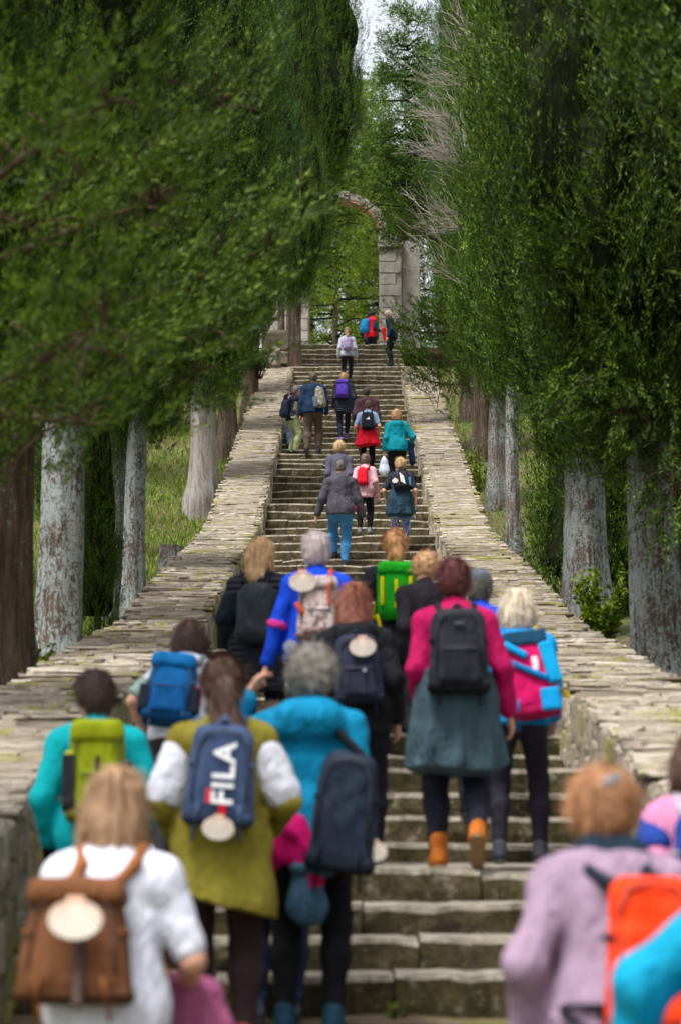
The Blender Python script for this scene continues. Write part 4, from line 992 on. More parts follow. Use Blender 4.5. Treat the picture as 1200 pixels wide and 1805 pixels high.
    def body(s):
        S = Sdf(s.vox*(1.2 if s.vox < 0.013 else 1.3))
        s.torso(S, 0.0); M = s.RH.T
        for i in (0, 1): s.arm(S, i, 0.0, 1.98); s.leg(S, i, -0.004, 2.0)
        for i in (0, 1): S.cap(s.ank[i], s.ank[i]+np.array([0, 0.10, -0.045]), 0.035, 0.03, 0.02)
        S.cap(s.neck0, s.neck1, 0.056, 0.052, 0.03)
        S.ell(s.Hd(0, -0.012, 0.035), s.hr(0.078, 0.098, 0.090), M, 0.02)            # skull
        S.ell(s.Hd(0, 0.022, -0.035), s.hr(0.060, 0.070, 0.082), M, 0.03)             # face and jaw
        S.cap(s.Hd(0, 0.062, -0.098), s.Hd(0, 0.05, -0.09), 0.022, 0.03, 0.03)      # chin
        S.cap(s.Hd(0, 0.088, 0.012), s.Hd(0, 0.108, -0.024), 0.010, 0.014, 0.012)   # nose
        S.cap(s.Hd(-.018, 0.086, -0.058), s.Hd(.018, 0.086, -0.058), 0.009, None, 0.010)  # lips
        for sg in (-1, 1):
            S.ell(s.Hd(sg*0.030, 0.098, 0.010), s.hr(0.016, 0.014, 0.011), M, 0.0, True)
            S.ell(s.Hd(sg*0.079, -0.004, -0.008), s.hr(0.010, 0.020, 0.031), M, 0.008)
        for i in (0, 1): s.hand(S, i)
        s.part('body', S.mesh(), s.skin)
        for sg in (-1, 1):
            v, q, t = tube([s.Hd(sg*0.030, 0.080, 0.002), s.Hd(sg*0.030, 0.084, 0.010), s.Hd(sg*0.030, 0.080, 0.018)], [0.006, 0.012, 0.006], 8); s.part('eye', (v, q, t), M_EYE)
    # ---- clothes
    def trousers(s, col, t=0.012, end=1.94, flare=0.0, fold=0.006, mat=None, wr=0.5, name='trousers'):
        S = Sdf(s.vox*1.25); f = s.fat; fp = s.RP[:, 1]
        S.cap(s.Pl(-.062, -0.014, -.03), s.Pl(.062, -0.014, -.03), 0.122*f+t, None, 0.05, (fp, 1.0)); S.cap(s.Pl(0, 0, -.02), s.Pl(0, 0, .11), 0.148*f+t, 0.138*f+t, 0.05, (fp, 0.80))
        S.cut(s.RP[:, 2], s.Pl(0, 0, 0.11))
        for i in (0, 1): s.leg(S, i, t, end, 0.035, flare)
        return s.part(name, S.mesh(fold, 17, s.seed, 1.3), mat or fabric(col, 0.85, wr))
    def shoes(s, col, boot=0.0, sole=None, lift=None):
        for i in (0, 1):
            a = s.ank[i]; pit = (lift[i] if lift else 0); Rf = rot('Z', (6, -6)[i])@rot('X', -pit)
            S = Sdf(s.vox*1.2); P = lambda y, z, x=0: a+Rf@np.array([x, y, z])
            S.cap(P(-0.045, -0.045), P(0.125, -0.05), 0.036, 0.036, 0.03, (Rf[:, 2], 0.95)); S.cap(P(-0.03, -0.03), P(0.06, -0.035), 0.040, 0.036, 0.03); S.cap(P(-0.01, 0.02+boot), P(-0.012, -0.04), 0.047+boot*0.1, 0.042, 0.03)
            S.cut(-Rf[:, 2], P(0, -0.072)); sh = s.part('shoe', S.mesh(0.002, 30, s.seed), fabric(col, 0.6, 0.3))
            S = Sdf(s.vox*1.2); S.cap(P(-0.05, -0.074), P(0.130, -0.074), 0.043, 0.045, 0.01, (Rf[:, 2], 0.34)); s.part('sole', S.mesh(), sole or M_SOLE, sh)
    def top(s, col, t=0.022, hem=-0.13, sleeve=1.93, loose=0.0, flare=0.0, fold=0.009, collar=0.47, hood=0.0, mat=None, name='jacket', wr=0.6, cuff=0.006, puff=0.0, hemcut=None):
        S = Sdf(s.vox); fp = s.RP[:, 1]
        s.torso(S, t, 0.06, loose)
        if hem < -0.04:
            r = 0.144*s.fat+t+loose*0.8
            S.cap(s.Pl(0, 0, .02), s.Pl(0, -0.012, min(hem, -0.1)), r+0.008, r+0.012+flare, 0.04, (fp, 0.86))
        S.cut(-(s.RP[:, 2]+(np.array(hemcut) if hemcut is not None else 0)), s.Pl(0, 0, hem)); S.cut(s.RT[:, 2], s.T(0, 0, collar+0.03))
        S.cap(s.T(0, -0.008, .43), s.T(0, 0.004, collar+0.022), 0.070+t*0.4, 0.064+t*0.3, 0.02)
        for i in (0, 1):
            s.arm(S, i, t+puff, sleeve[i] if isinstance(sleeve, tuple) else sleeve, 0, 0.035, cuff)
        if s.vox < 0.013 and name != 't_shirt':
            B = Sdf(s.vox*1.3); r_ = 0.144*s.fat+t+loose*0.8; B.cap(s.Pl(0, 0, .02), s.Pl(0, -0.012, min(hem, -0.1)), r_+0.014, r_+0.018+flare, 0.04, (fp, 0.87)); B.cap(s.Pl(-.062, -0.012, -.03), s.Pl(.062, -0.012, -.03), 0.122*s.fat+t, None, 0.05, (fp, 1.0)); n_ = s.RP[:, 2]+(np.array(hemcut) if hemcut is not None else 0); B.cut(-n_, s.Pl(0, 0, hem-0.004)); B.cut(n_, s.Pl(0, 0, hem+0.028)); s._hem = B.mesh(fold*0.5, 14, s.seed)
        else: s._hem = None
        if hood > 0: S.cap(s.T(-.06, -0.075-hood*0.2, .43), s.T(.06, -0.075-hood*0.2, .43), 0.05+hood*0.4, None, 0.03); S.cap(s.T(-.07, -0.02, .47), s.T(.07, -0.02, .47), 0.03+hood*0.3, None, 0.03)
        o_ = s.part(name, S.mesh(fold, 14, s.seed), mat or fabric(col, 0.8, wr))
        if s._hem is not None and len(s._hem[1]): s.part('hem', s._hem, fabric(tuple(x*0.8 for x in col), 0.85, 0.4), o_)
        return o_
    def sleeves_over(s, col, a, b, t=0.03, name='sleeve', which=(0, 1)):
        for i in which:
            S = Sdf(s.vox)
            def pt(u): return s.sh[i]+(s.elb[i]-s.sh[i])*min(u, 1)+(s.wr[i]-s.elb[i])*max(0, u-1)
            ps = [pt(a+(b-a)*j/4) for j in range(5)]
            for p0, p1 in zip(ps[:-1], ps[1:]): S.cap(p0, p1, 0.046+t, None, 0.02)
            S.cut(ps[0]-ps[1], ps[0]); S.cut(ps[-1]-ps[-2], ps[-1])
            s.part(name, S.mesh(0.006, 20, s.seed), fabric(col, 0.85, 0.6))
    def wrap(s, col, length=0.42, flare=0.12, fold=0.012, mat=None, name='tied_jacket', z=0.10, front=0.06, sleeves=True):
        """a jacket tied round the waist, hanging over the hips behind"""
        S = Sdf(s.vox); r = 0.158*s.fat+0.03; fw = np.array([0, 1, 0])
        S.cap(s.Pl(0, -0.01, z), s.Pl(0, -0.02, -0.05), r, r+0.03, 0.03, (fw, 0.80)); c = s.Pl(0, -0.02, -0.05); S.cap(c, c+np.array([0, -0.01, -length-0.1]), r+0.03, r+0.03+flare, 0.05, (fw, 0.74))
        sd_ = s.seed
        S.wave(lambda X, Y, Z: (0.022*np.sin(np.arctan2(X-s.P[0], -(Y-s.P[1]))*8+sd_+1.5*np.sin(Z*6))+0.012*np.sin(np.arctan2(X-s.P[0], -(Y-s.P[1]))*17+sd_*2))*np.clip((s.P[2]+0.05-Z)*2.6, 0.1, 1))
        S.cut((0.0, 1, 0.25), s.Pl(0, front, 0)); S.cut(s.RP[:, 2], s.Pl(0, 0, z+0.03)); S.cut((0.14*math.sin(sd_), -0.1, -1), c+np.array([0, 0, -length])); S.cut((0.55, 0, -1), c+np.array([0.1, 0, -length-0.05])); S.cut((-0.45, 0, -1), c+np.array([-0.12, 0, -length-0.04]))
        o = s.part(name, S.mesh(fold, 12, s.seed), mat or fabric(col, 0.88, 0.7))
        S = Sdf(s.vox); S.cap(s.Pl(-0.15, 0.05, z-0.02), s.Pl(0, 0.15, z-0.03), 0.03, 0.028, 0.02); S.cap(s.Pl(0.15, 0.05, z-0.02), s.Pl(0, 0.15, z-0.03), 0.03, 0.028, 0.02); S.cap(s.Pl(-.02, 0.155, z-0.03), s.Pl(-.06, 0.17, z-0.28), 0.032, 0.025, 0.02); S.cap(s.Pl(.02, 0.155, z-0.03), s.Pl(.05, 0.17, z-0.25), 0.032, 0.025, 0.02)
        s.part('knotted_sleeves', S.mesh(0.006, 20, s.seed), mat or fabric(col, 0.88, 0.7), o)
        return o
    def hair(s, style, col, col2=None, vol=1.0, length=0.2):
        S = Sdf(min(s.vox, 0.012)); M = s.RH.T; g = 0.010*vol+0.003
        S.ell(s.Hd(0, -0.018, 0.040), s.hr(0.080+g, 0.098+g, 0.090+g), M, 0.02)
        S.ell(s.Hd(0, -0.050, -0.020), s.hr(0.070+g, 0.055+g, 0.070+g), M, 0.03)
        fr = s.RH[:, 1]*0.85-s.RH[:, 2]*0.55
        S.cut(fr, s.Hd(0, 0.052, 0.045))
        amp, fq, ax_ = 0.004, 46, 'z'
        if style == 'bob':
            S.ell(s.Hd(0, -0.045, -0.035), s.hr(0.100+g, 0.075+g, 0.105+g), M, 0.03); S.cap(s.Hd(-.062, 0.0, 0.0), s.Hd(-.075, 0.0, -.09*vol), 0.032, 0.036, 0.03); S.cap(s.Hd(.062, 0.0, 0.0), s.Hd(.075, 0.0, -.09*vol), 0.032, 0.036, 0.03)
            S.cut(-s.RH[:, 2], s.Hd(0, 0, -0.115*vol))
        elif style == 'long':
            e = s.Hd(0, -0.075, -0.08); b = e+np.array([0, -0.06, -length]); fw = s.RT[:, 1]
            S.cap(s.Hd(0, -0.045, 0.0), e, 0.074+g, 0.076+g, 0.04, (fw, 0.75)); S.cap(e, b, 0.078+g, 0.056+g, 0.04, (fw, 0.6))
            for sg in (-1, 1): S.cap(s.Hd(sg*.06, -0.01, 0.0), s.Hd(sg*.078, -0.015, -.13), 0.034, 0.034, 0.03)
            amp = 0.006
        elif style in ('ponytail', 'pony_high'):
            r0 = s.Hd(0, -0.105, 0.035 if style == 'pony_high' else 0.0); r1 = r0+np.array([0, -0.045, -0.02]); r2 = r0+np.array([0.012, -0.06, -length])
            S.cap(r0, r1, 0.030, 0.036, 0.015); S.cap(r1, (r1+r2)/2, 0.038*vol, 0.044*vol, 0.02); S.cap((r1+r2)/2, r2, 0.044*vol, 0.018, 0.02); amp = 0.005
        elif style == 'curly':
            S.ell(s.Hd(0, -0.030, 0.010), s.hr(0.100*vol, 0.108*vol, 0.112*vol), M, 0.02); S.cut(fr, s.Hd(0, 0.062, 0.030)); amp, fq, ax_ = 0.012, 75, 'n'
        elif style == 'bun':
            S.ell(s.Hd(0, -0.085, 0.050), s.hr(0.066*vol, 0.055*vol, 0.062*vol), M, 0.02); S.ell(s.Hd(0, -0.04, 0.02), s.hr(0.105, 0.098, 0.105), M, 0.03); S.cut(fr, s.Hd(0, 0.06, 0.04)); amp, fq, ax_ = 0.009, 60, 'n'
        elif style == 'short':
            S.cut(-s.RH[:, 2], s.Hd(0, 0, -0.085))
        elif style == 'crop':
            S.cut(-s.RH[:, 2]+s.RH[:, 1]*0.15, s.Hd(0, -0.09, -0.06))
        H = s.H; sd_ = s.seed
        if ax_ == 'z': S.wave(lambda X, Y, Z: amp*(np.sin(np.arctan2(X-H[0], H[1]+0.02-Y)*fq*0.5+3*np.sin((Z-H[2])*12)+sd_)+0.6*np.sin((X-H[0])*fq*3.1+(Z-H[2])*11+sd_*3)))
        else: S.wave(lambda X, Y, Z: amp*np.sin(X*fq+sd_+2*np.sin(Z*fq*0.4))*np.sin(Y*fq*1.1+sd_)*np.sin(Z*fq+1.3*sd_+1.5*np.sin(X*fq*0.5)))
        vq = S.mesh(); m = hair_mat(col, col2, 0.6 if ax_ == 'n' else 1.0)
        ho = s.part('hair', vq, m); V, Q = vq
        rg = np.random.default_rng(int(abs(s.seed)*100)); n = 3000 if s.vox < 0.013 else 800
        fn = np.cross(V[Q[:, 1]]-V[Q[:, 0]], V[Q[:, 2]]-V[Q[:, 0]]); fn /= np.linalg.norm(fn, axis=1)[:, None]+1e-9
        pick = rg.integers(0, len(Q), n); P0 = V[Q[pick]].mean(1); N = fn[pick]
        crown = s.Hd(0, -0.05, 0.14); flow = P0-crown; flow[:, 2] -= 0.35*np.linalg.norm(flow, axis=1)
        if style in ('ponytail', 'pony_high', 'bun'):
            tgt = s.Hd(0, -0.11, 0.03); on = P0[:, 2] > tgt[2]-0.12; flow = np.where((on & (P0[:, 1] > tgt[1]-0.02))[:, None], tgt-P0, np.array([0, 0, -1.0]))
        if ax_ == 'n': flow = rg.normal(size=P0.shape)+np.array([0, 0, -0.3])
        flow = flow+rg.normal(size=P0.shape)*0.12*np.linalg.norm(flow, axis=1)[:, None]
        flow -= N*(np.sum(flow*N, 1))[:, None]; flow /= np.linalg.norm(flow, axis=1)[:, None]+1e-9
        ln = rg.uniform(0.03, 0.10, n)*(0.6 if ax_ == 'n' else 1.0 if style in ('long', 'bob', 'ponytail', 'pony_high') else 0.55 if style != 'crop' else 0.25)
        if style == 'crop': N = N*0.4
        sd2 = np.cross(flow, N); wd = rg.uniform(0.0008, 0.0022, n)[:, None]*(1 if s.vox < 0.013 else 1.5)
        p1 = P0+flow*(ln*0.5)[:, None]+N*rg.uniform(0.001, 0.012, n)[:, None]; curl = N*rg.uniform(-0.004, 0.010, n)[:, None]+(sd2*rg.normal(size=(n, 1))*0.03+N*rg.normal(size=(n, 1))*0.012 if ax_ == 'n' else sd2*rg.normal(size=(n, 1))*0.004)
        p2 = p1+flow*(ln*0.5)[:, None]+curl
        SV = np.stack([P0-sd2*wd-N*0.002, P0+sd2*wd-N*0.002, p1+sd2*wd, p1-sd2*wd, p2], 1).reshape(-1, 3); b5 = np.arange(n)*5
        s.part('loose_strands', (SV, np.stack([b5, b5+1, b5+2, b5+3], 1), np.stack([b5+3, b5+2, b5+4], 1)), m, ho, False)
        return ho
    def cap_hat(s, col, brim=True):
        S = Sdf(min(s.vox, .012)); M = s.RH.T
        S.ell(s.Hd(0, -0.015, 0.055), s.hr(0.100, 0.118, 0.095), M); S.cut(-s.RH[:, 2], s.Hd(0, 0, 0.03))
        if brim: S.cap(s.Hd(-.03, 0.11, 0.04), s.Hd(.03, 0.11, 0.04), 0.06, None, 0.02, (s.RH[:, 2], 0.16))
        return s.part('hat', S.mesh(), fabric(col, 0.85, 0.4))
    # ---- things carried: top-level objects placed in the world
    def world(s, p):
        s_ = Matrix.Translation(s.o.location)@Matrix.Rotation(s.o.rotation_euler.z, 4, 'Z')@Matrix.Scale(s.k, 4); return s_@Vector(tuple(p))
    def thing(s, name, base, label, cat, group=None):
        o = empty(name, s.world(base), s.o.rotation_euler.z, s.k); tag(o, label, cat, group); BASES[o.name] = np.array([float(x) for x in base]); return o
    def put(s, root, name, vq, mat, parent=None, smooth=True):
        b = BASES[root.name]; return link(name, mesh_np(name, np.asarray(vq[0])-b, vq[1], vq[2] if len(vq) > 2 else None, smooth), mat, parent or root)
    def backpack(s, label, col, w=0.28, h=0.42, dp=0.16, z0=-0.02, gap=0.025, col2=None, pocket=True, strap=None, taper=0.08, lid=None, side=0, fold=0.006, tiltz=0, xo=0.0, quilt=None, rough=0.75, name='backpack', round_=None, straps=(0, 1), handle=True):
        back = -0.74*0.15*s.fat-gap
        cy = back-dp/2; c = s.T(xo, cy, z0+h/2); R = s.RT@rot('Z', side)@rot('Y', tiltz); M = R.T
        b = s.thing(name, s.T(xo, cy, z0), label, name.replace('_', ' ') if name != 'backpack' else 'backpack', 'packs carried by the walkers')
        S = Sdf(s.vox); S.box(c, (w/2, dp/2, h/2), min(round_ or dp*0.45, dp*0.49), M, 0.03, taper, 0.12)
        body = s.put(b, 'pack_body', S.mesh(fold, 16, s.seed+1), fabric(col, rough, 0.45)); s.bp = (b, c, R, w, h, dp, back)
        L = lambda x, y, z: c+R@np.array([x, y, z])
        if pocket:
            S = Sdf(s.vox); S.box(L(0, -dp*0.42, -h*0.20), (w*0.37, dp*0.22, h*0.24), min(0.035, dp*0.2), M, 0.02, 0.06, 0.1); s.put(b, 'front_pocket', S.mesh(fold*0.7, 18, s.seed+2), fabric(col2 or tuple(x*0.85 for x in col), rough, 0.4))
        if lid:
            S = Sdf(s.vox); S.box(L(0, -0.01, h*0.45), (w*0.47, dp*0.53, h*0.13), 0.04, M, 0.02, 0.05); s.put(b, 'lid', S.mesh(fold, 18, s.seed+3), fabric(lid, rough, 0.4))
        sm = fabric(strap or tuple(x*0.6 for x in col), 0.85, 0.2); tt = 0.05
        for i in straps:
            sg = (-1, 1)[i]; x = sg*0.085
            P = [L(x*0.8, dp*0.4, h*0.44), s.T(x, -0.105, 0.42), s.T(x*1.15, -0.05, 0.485), s.T(x*1.2, 0.055, 0.455), s.T(x*1.35, 0.135, 0.33), s.T(x*1.7, 0.125, 0.18), s.T(sg*0.175, 0.02, 0.08), L(sg*w*0.42, dp*0.35, -h*0.40)]
            S = Sdf(s.vox*1.25)
            for a_, b_ in zip(P[:-1], P[1:]): S.cap(a_, b_, 0.022, None, 0.015)
            s.put(b, 'strap', S.mesh(), sm)
        if s.vox < 0.013:
            S = Sdf(s.vox); S.box(L(0, 0, -h*0.43), (w*0.5*(1+taper*0.8)+0.004, dp*0.5*(1-0.12)+0.004, h*0.075), 0.03, M, 0.0); s.put(b, 'base_panel', S.mesh(), fabric(tuple(x*0.55 for x in col), 0.85, 0.3))
            def path(name, pts, rad_, m): v, q_, t_ = tube(pts, [rad_]*len(pts), 6); s.put(b, name, (v, q_, t_), m)
            zm = simple(tuple(0.35*x+0.02 for x in col), 0.5, 'zip'); fy = -dp*0.5-0.004
            arc = [(-0.78, -0.55), (-0.80, 0.1), (-0.76, 0.55), (-0.55, 0.80), (0, 0.86), (0.55, 0.80), (0.76, 0.55), (0.80, 0.1), (0.78, -0.55)]
            path('zip', [L(x*w/2*(1-taper*z), fy*(0.90 if abs(x) > 0.7 else 0.97), z*h/2) for x, z in arc], 0.006, zm)
            if pocket: path('pocket_zip', [L(x*w/2, -dp*0.62-0.004, -h*0.03) for x in (-0.6, -0.2, 0.2, 0.6)], 0.005, zm)
            for sg in (-1, 1):
                path('side_strap', [L(sg*w*0.47, dp*0.3, h*0.12), L(sg*w*0.51, 0, h*0.11), L(sg*w*0.45, -dp*0.46, h*0.09)], 0.008, sm)
                path('webbing', [L(sg*w*0.30, fy, -h*0.30), L(sg*w*0.33, fy*1.02, -h*0.42), L(sg*w*0.34, -dp*0.2, -h*0.52), L(sg*w*0.36, -dp*0.1, -h*0.66)], 0.007, sm)
        if handle:
            S = Sdf(s.vox); S.cap(L(-.035, dp*0.3, h*0.5), L(0, dp*0.3, h*0.5+0.035), 0.011, None, 0.01); S.cap(L(0, dp*0.3, h*0.5+0.035), L(.035, dp*0.3, h*0.5), 0.011, None, 0.01); s.put(b, 'handle', S.mesh(), sm)
        return b
    def on_pack(s, name, fx, fz, half, col, rd=0.008, dz=0.0, fy=-0.5, out=0.008, ang=0, smooth=True):
        """a trim piece on the back face of the pack (fx, fz in half-widths)"""
        b, c, R, w, h, dp, back = s.bp
        S = Sdf(min(s.vox, 0.012)); Rz = R@rot('Y', ang); S.box(c+R@np.array([fx*w/2, fy*dp-out, fz*h/2]), (max(half[0], .008), max(half[1], 0.012), max(half[2], .008)), min(rd, 0.007), Rz.T, 0.0)
        return s.put(b, name, S.mesh(), fabric(col, 0.8, 0.2))
    def plate(s, name, fx, fz, poly, col, fy=-0.5, out=0.014, rough=0.6):
        """flat printed or sewn shape: polygon (metres, x-z) just proud of the pack's back face"""
        b, c, R, w, h, dp, back = s.bp; n = len(poly); V = []
        for y in (0.0, -0.004):
            for (x, z) in poly: V.append(c+R@np.array([fx*w/2+x, fy*dp-out+y, fz*h/2+z]))
        t = [(n, n+i+1, n+i) for i in range(1, n-1)]; q = [(i, (i+1) % n, (i+1) % n+n, i+n) for i in range(n)]
        return s.put(b, name, (np.array(V), q, t), simple(col, rough), None, False)
    def shell(s, label, fx, fz, sc=1.0, fy=-0.5, out=0.03, roll=0, pos=None):
        b, c, R, w, h, dp, back = s.bp; V, Q, T = scallop()
        p = c+R@np.array([fx*w/2, fy*dp-out, fz*h/2]) if pos is None else np.array(pos)
        RR = R@rot('Y', roll)
        o = link('scallop_shell', mesh_np('scallop_shell', V*sc*0.88, Q, T, False), M_SHELL, None, s.world(p)); tag(o, label, 'shell', 'scallop shells hung on packs')
        o.rotation_euler = (Matrix.Rotation(s.o.rotation_euler.z, 3, 'Z')@Matrix(RR.tolist())).to_euler(); o.scale = (s.k,)*3
        return o
    def held(s, name, label, cat, prims, col, fold=0.012, ff=12, mat=None, group=None, vox=None):
        """free-form carried cloth or bag made of capsules [(a, b, ra, rb, flat)]"""
        base = prims[0][0]; o = s.thing(name, base, label, cat, group); S = Sdf(vox or s.vox)
        for pr in prims: S.cap(pr[0], pr[1], pr[2], pr[3], 0.05, pr[4] if len(pr) > 4 else None)
        s.put(o, {'jacket': 'cloth', 'bag': 'bag_body'}.get(cat, 'body'), S.mesh(fold, ff, s.seed+5), mat or fabric(col, 0.85, 0.8)); return o

# ================================================================ the walkers
def C(r, g, b, f=0.72):
    l = lambda u: ((u/255+0.055)/1.055)**2.4 if u > 10 else u/255/12.92
    return (l(r)*f, l(g)*f, l(b)*f)
BLACK, NAVY, CHAR = C(20, 21, 26), C(20, 27, 46), C(42, 44, 52)
WALK = ((-.10, -.04, 0), (.10, .30, .15)); WALK2 = ((-.10, .30, .15), (.10, -.04, 0)); STAND = ((-.10, 0, 0), (.10, .02, 0))
def X(x, d): return (x-XC)*d/F
BLOND, RED, DK = C(214, 164, 92, 1), C(110, 34, 30, .9), C(60, 40, 32, .9)

# 1 nearest left: white T-shirt, brown rucksack, long light brown hair
d = 8.4
p = Person('person in white t-shirt with a brown rucksack on the back, bottom left', X(200, d), d, 1.60, yaw=-4, lean=10, fat=1.05, z=ground_low(d)-0.09, arms=((.04, .10, -.44), (.06, .26, -.30)), head=(0, 4), elbow=(None, (0.35, -0.7, -0.5)))
p.trousers(C(205, 210, 226)); p.shoes(C(190, 190, 195)); p.top(C(222, 224, 238), 0.020, -0.10, 0.85, 0.01, name='t_shirt', cuff=0.0, fold=0.006); p.hair('long', C(158, 116, 72, 1), C(96, 64, 38, .8), 0.8, 0.20)
p.backpack('brown suede rucksack with a white scallop shell on its flap', C(106, 66, 40), 0.33, 0.36, 0.15, -0.03, 0.03, pocket=False, strap=C(140, 88, 50), xo=-0.075, lid=C(112, 70, 42), fold=0.008, straps=(0, 1), taper=0.16)
p.on_pack('buckle_strap', 0.15, -0.55, (0.018, 0.008, 0.11), C(80, 66, 62)); sh = p.shell('large white scallop shell on the brown rucksack', 0.12, 0.45, 1.25, out=0.075)
w = p.wr[1]; p.held('pink_jacket', 'dusty pink jacket hanging from the forearm of the white t-shirt wearer', 'jacket', [(w+np.array([-.10, .0, -.02]), w+np.array([0.06, .02, -.03]), 0.05, 0.05), (w+np.array([-.06, 0, -.06]), w+np.array([-.05, 0, -.48]), 0.07, 0.11, ((0, 1, 0), .6)), (w+np.array([.03, 0.02, -.06]), w+np.array([.10, .02, -.34]), 0.07, 0.13, ((0, 1, 0), .6))], C(170, 92, 130), 0.018, 14)

# 2 olive cardigan with blue-grey pack
d = 11.6
p = Person('person in olive cardigan and dark brown trousers with a blue-grey pack', X(392, d), d, 1.66, yaw=2, lean=4, fat=1.08, z=ground_low(d), arms=((.04, .16, -.40), (.05, .20, -.36)), feet=STAND, head=(14, 0), elbow=((-.30, -.8, 0), (.35, -.8, 0)))
p.trousers(C(52, 36, 38), 0.014); p.shoes(C(150, 60, 60)); p.top(C(138, 128, 44), 0.026, -0.30, 1.9, 0.016, 0.05, name='cardigan', hemcut=(0.25, 0, 0), fold=0.012); p.hair('ponytail', C(96, 62, 44, 1), C(46, 28, 20), 1.45, 0.30)
p.sleeves_over(C(226, 228, 240), 0.10, 1.05, 0.036, 'white_sleeve')
p.backpack('blue-grey rucksack lettered FILA with a shell hanging below', C(66, 84, 120), 0.28, 0.43, 0.14, 0.02, 0.045, col2=C(58, 74, 108), strap=C(84, 102, 138), pocket=False, straps=(0, 1), taper=0.10, tiltz=4)
b, c, R, w, h, dp, back = p.bp
cu = bpy.data.curves.new('lettering', 'FONT'); cu.body = 'FILA'; cu.size = 0.128; cu.extrude = 0.003; cu.offset = 0.003; cu.space_character = 1.12
tmp = bpy.data.objects.new('lettering', cu); COL.objects.link(tmp); bpy.context.view_layer.update()
me = bpy.data.meshes.new_from_object(tmp); bpy.data.objects.remove(tmp)
v = np.zeros(len(me.vertices)*3, dtype=np.float32); me.vertices.foreach_get('co', v); v = v.reshape(-1, 3)
lx, ly = v[:, 0].copy(), v[:, 1].copy()
xx = -(ly-0.047)+0.008; zz = lx-0.135; out = -(dp/2+0.017)-v[:, 2]*1.0
W3 = c+np.stack([xx, out, zz], 1)@R.T-BASES[b.name]; me.vertices.foreach_set('co', W3.astype(np.float32).ravel()); me.update()
link('lettering', me, simple((0.78, 0.79, 0.82), 0.7), b)
p.plate('logo_patch', 0, 0, [(-0.056, -0.128), (-0.036, -0.128), (-0.036, -0.066), (-0.056, -0.066)], (0.55, 0.02, 0.04), out=0.024)
p.on_pack('zip_tag', 0.12, -0.72, (0.02, 0.008, 0.045), C(190, 20, 40)); p.shell('white scallop shell hanging at the foot of the blue-grey rucksack', 0.05, -1.0, 1.0, out=0.03)

# 3 sky-blue jacket, grey curls, hand to the head
d = 12.15
p = Person('person in sky-blue jacket and black trousers, grey curly hair, hand raised to the head', X(548, d), d, 1.70, yaw=-4, lean=3, fat=1.0, z=ground_low(d), feet=((-.11, 0, 0), (.10, .04, 0)), arms=((.13, .10, .16), (.05, .10, -.46)), head=(-12, 6), elbow=((-1, 0.1, -.6), None))
p.trousers(BLACK, 0.010); p.shoes(C(30, 70, 92), sole=simple((0.35, 0.4, 0.42), 0.8)); p.top(C(0, 136, 182), 0.026, -0.12, 1.88, 0.012, hood=0.10, fold=0.013, puff=0.006); p.hair('curly', C(150, 142, 132, 1), C(78, 70, 64), 1.12)
p.backpack('dark navy sack slung low behind the sky-blue jacket', C(34, 44, 62), 0.27, 0.52, 0.16, -0.24, 0.05, pocket=False, strap=C(20, 24, 34), xo=0.17, straps=(1,), tiltz=6, taper=0.12, round_=0.07, fold=0.012, handle=False)
p.shell('pale shell dangling at the side of the dark navy sack', 1.02, -0.55, 0.9, fy=0.0, out=0.02)
a = p.T(-0.12, -0.14, -0.06)
p.held('magenta_jacket', 'magenta and slate jacket bundled behind the sky-blue jacket', 'jacket', [(a+np.array([-.10, 0, .10]), a+np.array([.05, -.02, .0]), 0.05, 0.06), (a+np.array([.05, -.02, .0]), a+np.array([.17, -.03, -.12]), 0.055, 0.05), (a+np.array([-.09, -.02, .02]), a+np.array([-.04, -.03, -.13]), 0.055, 0.05), (a+np.array([-.04, -.03, -.06]), a+np.array([.10, -.03, -.12]), 0.045, 0.05), (a+np.array([.16, -.03, -.17]), a+np.array([.13, -.04, -.32]), 0.042, 0.036)], C(205, 10, 110), 0.020, 20)
p.held('jacket_cuff', 'slate blue cuff of the magenta jacket bundle', 'jacket', [(a+np.array([.08, -.045, -.155]), a+np.array([.21, -.045, -.165]), 0.038, 0.038)], C(62, 96, 122), 0.008, 20)
a = p.T(0.0, -0.15, -0.30)
p.held('bag', 'small slate blue drawstring bag hanging below the magenta jacket', 'bag', [(a+np.array([0, 0, .10]), a+np.array([0, -.01, -.08]), 0.055, 0.095, ((0, 1, 0), .7)), (a+np.array([-.06, -.02, .15]), a+np.array([.10, -.02, .13]), 0.035, 0.035)], C(62, 96, 122), 0.012, 16)

# 3b half hidden: purple jacket, dark jeans
d = 12.5
p = Person('person in plum jacket and dark blue jeans hidden behind the olive cardigan', X(486, d), d, 1.46, yaw=4, lean=16, z=ground_low(d), feet=((-.10, -.02, 0), (.09, .02, 0)))
p.trousers(C(38, 54, 86), 0.022, fold=0.010); p.shoes(C(70, 76, 88)); p.top(C(130, 16, 84), 0.024, -0.14, 1.92, 0.008); p.hair('short', C(90, 66, 50, 1), None, 1.0)
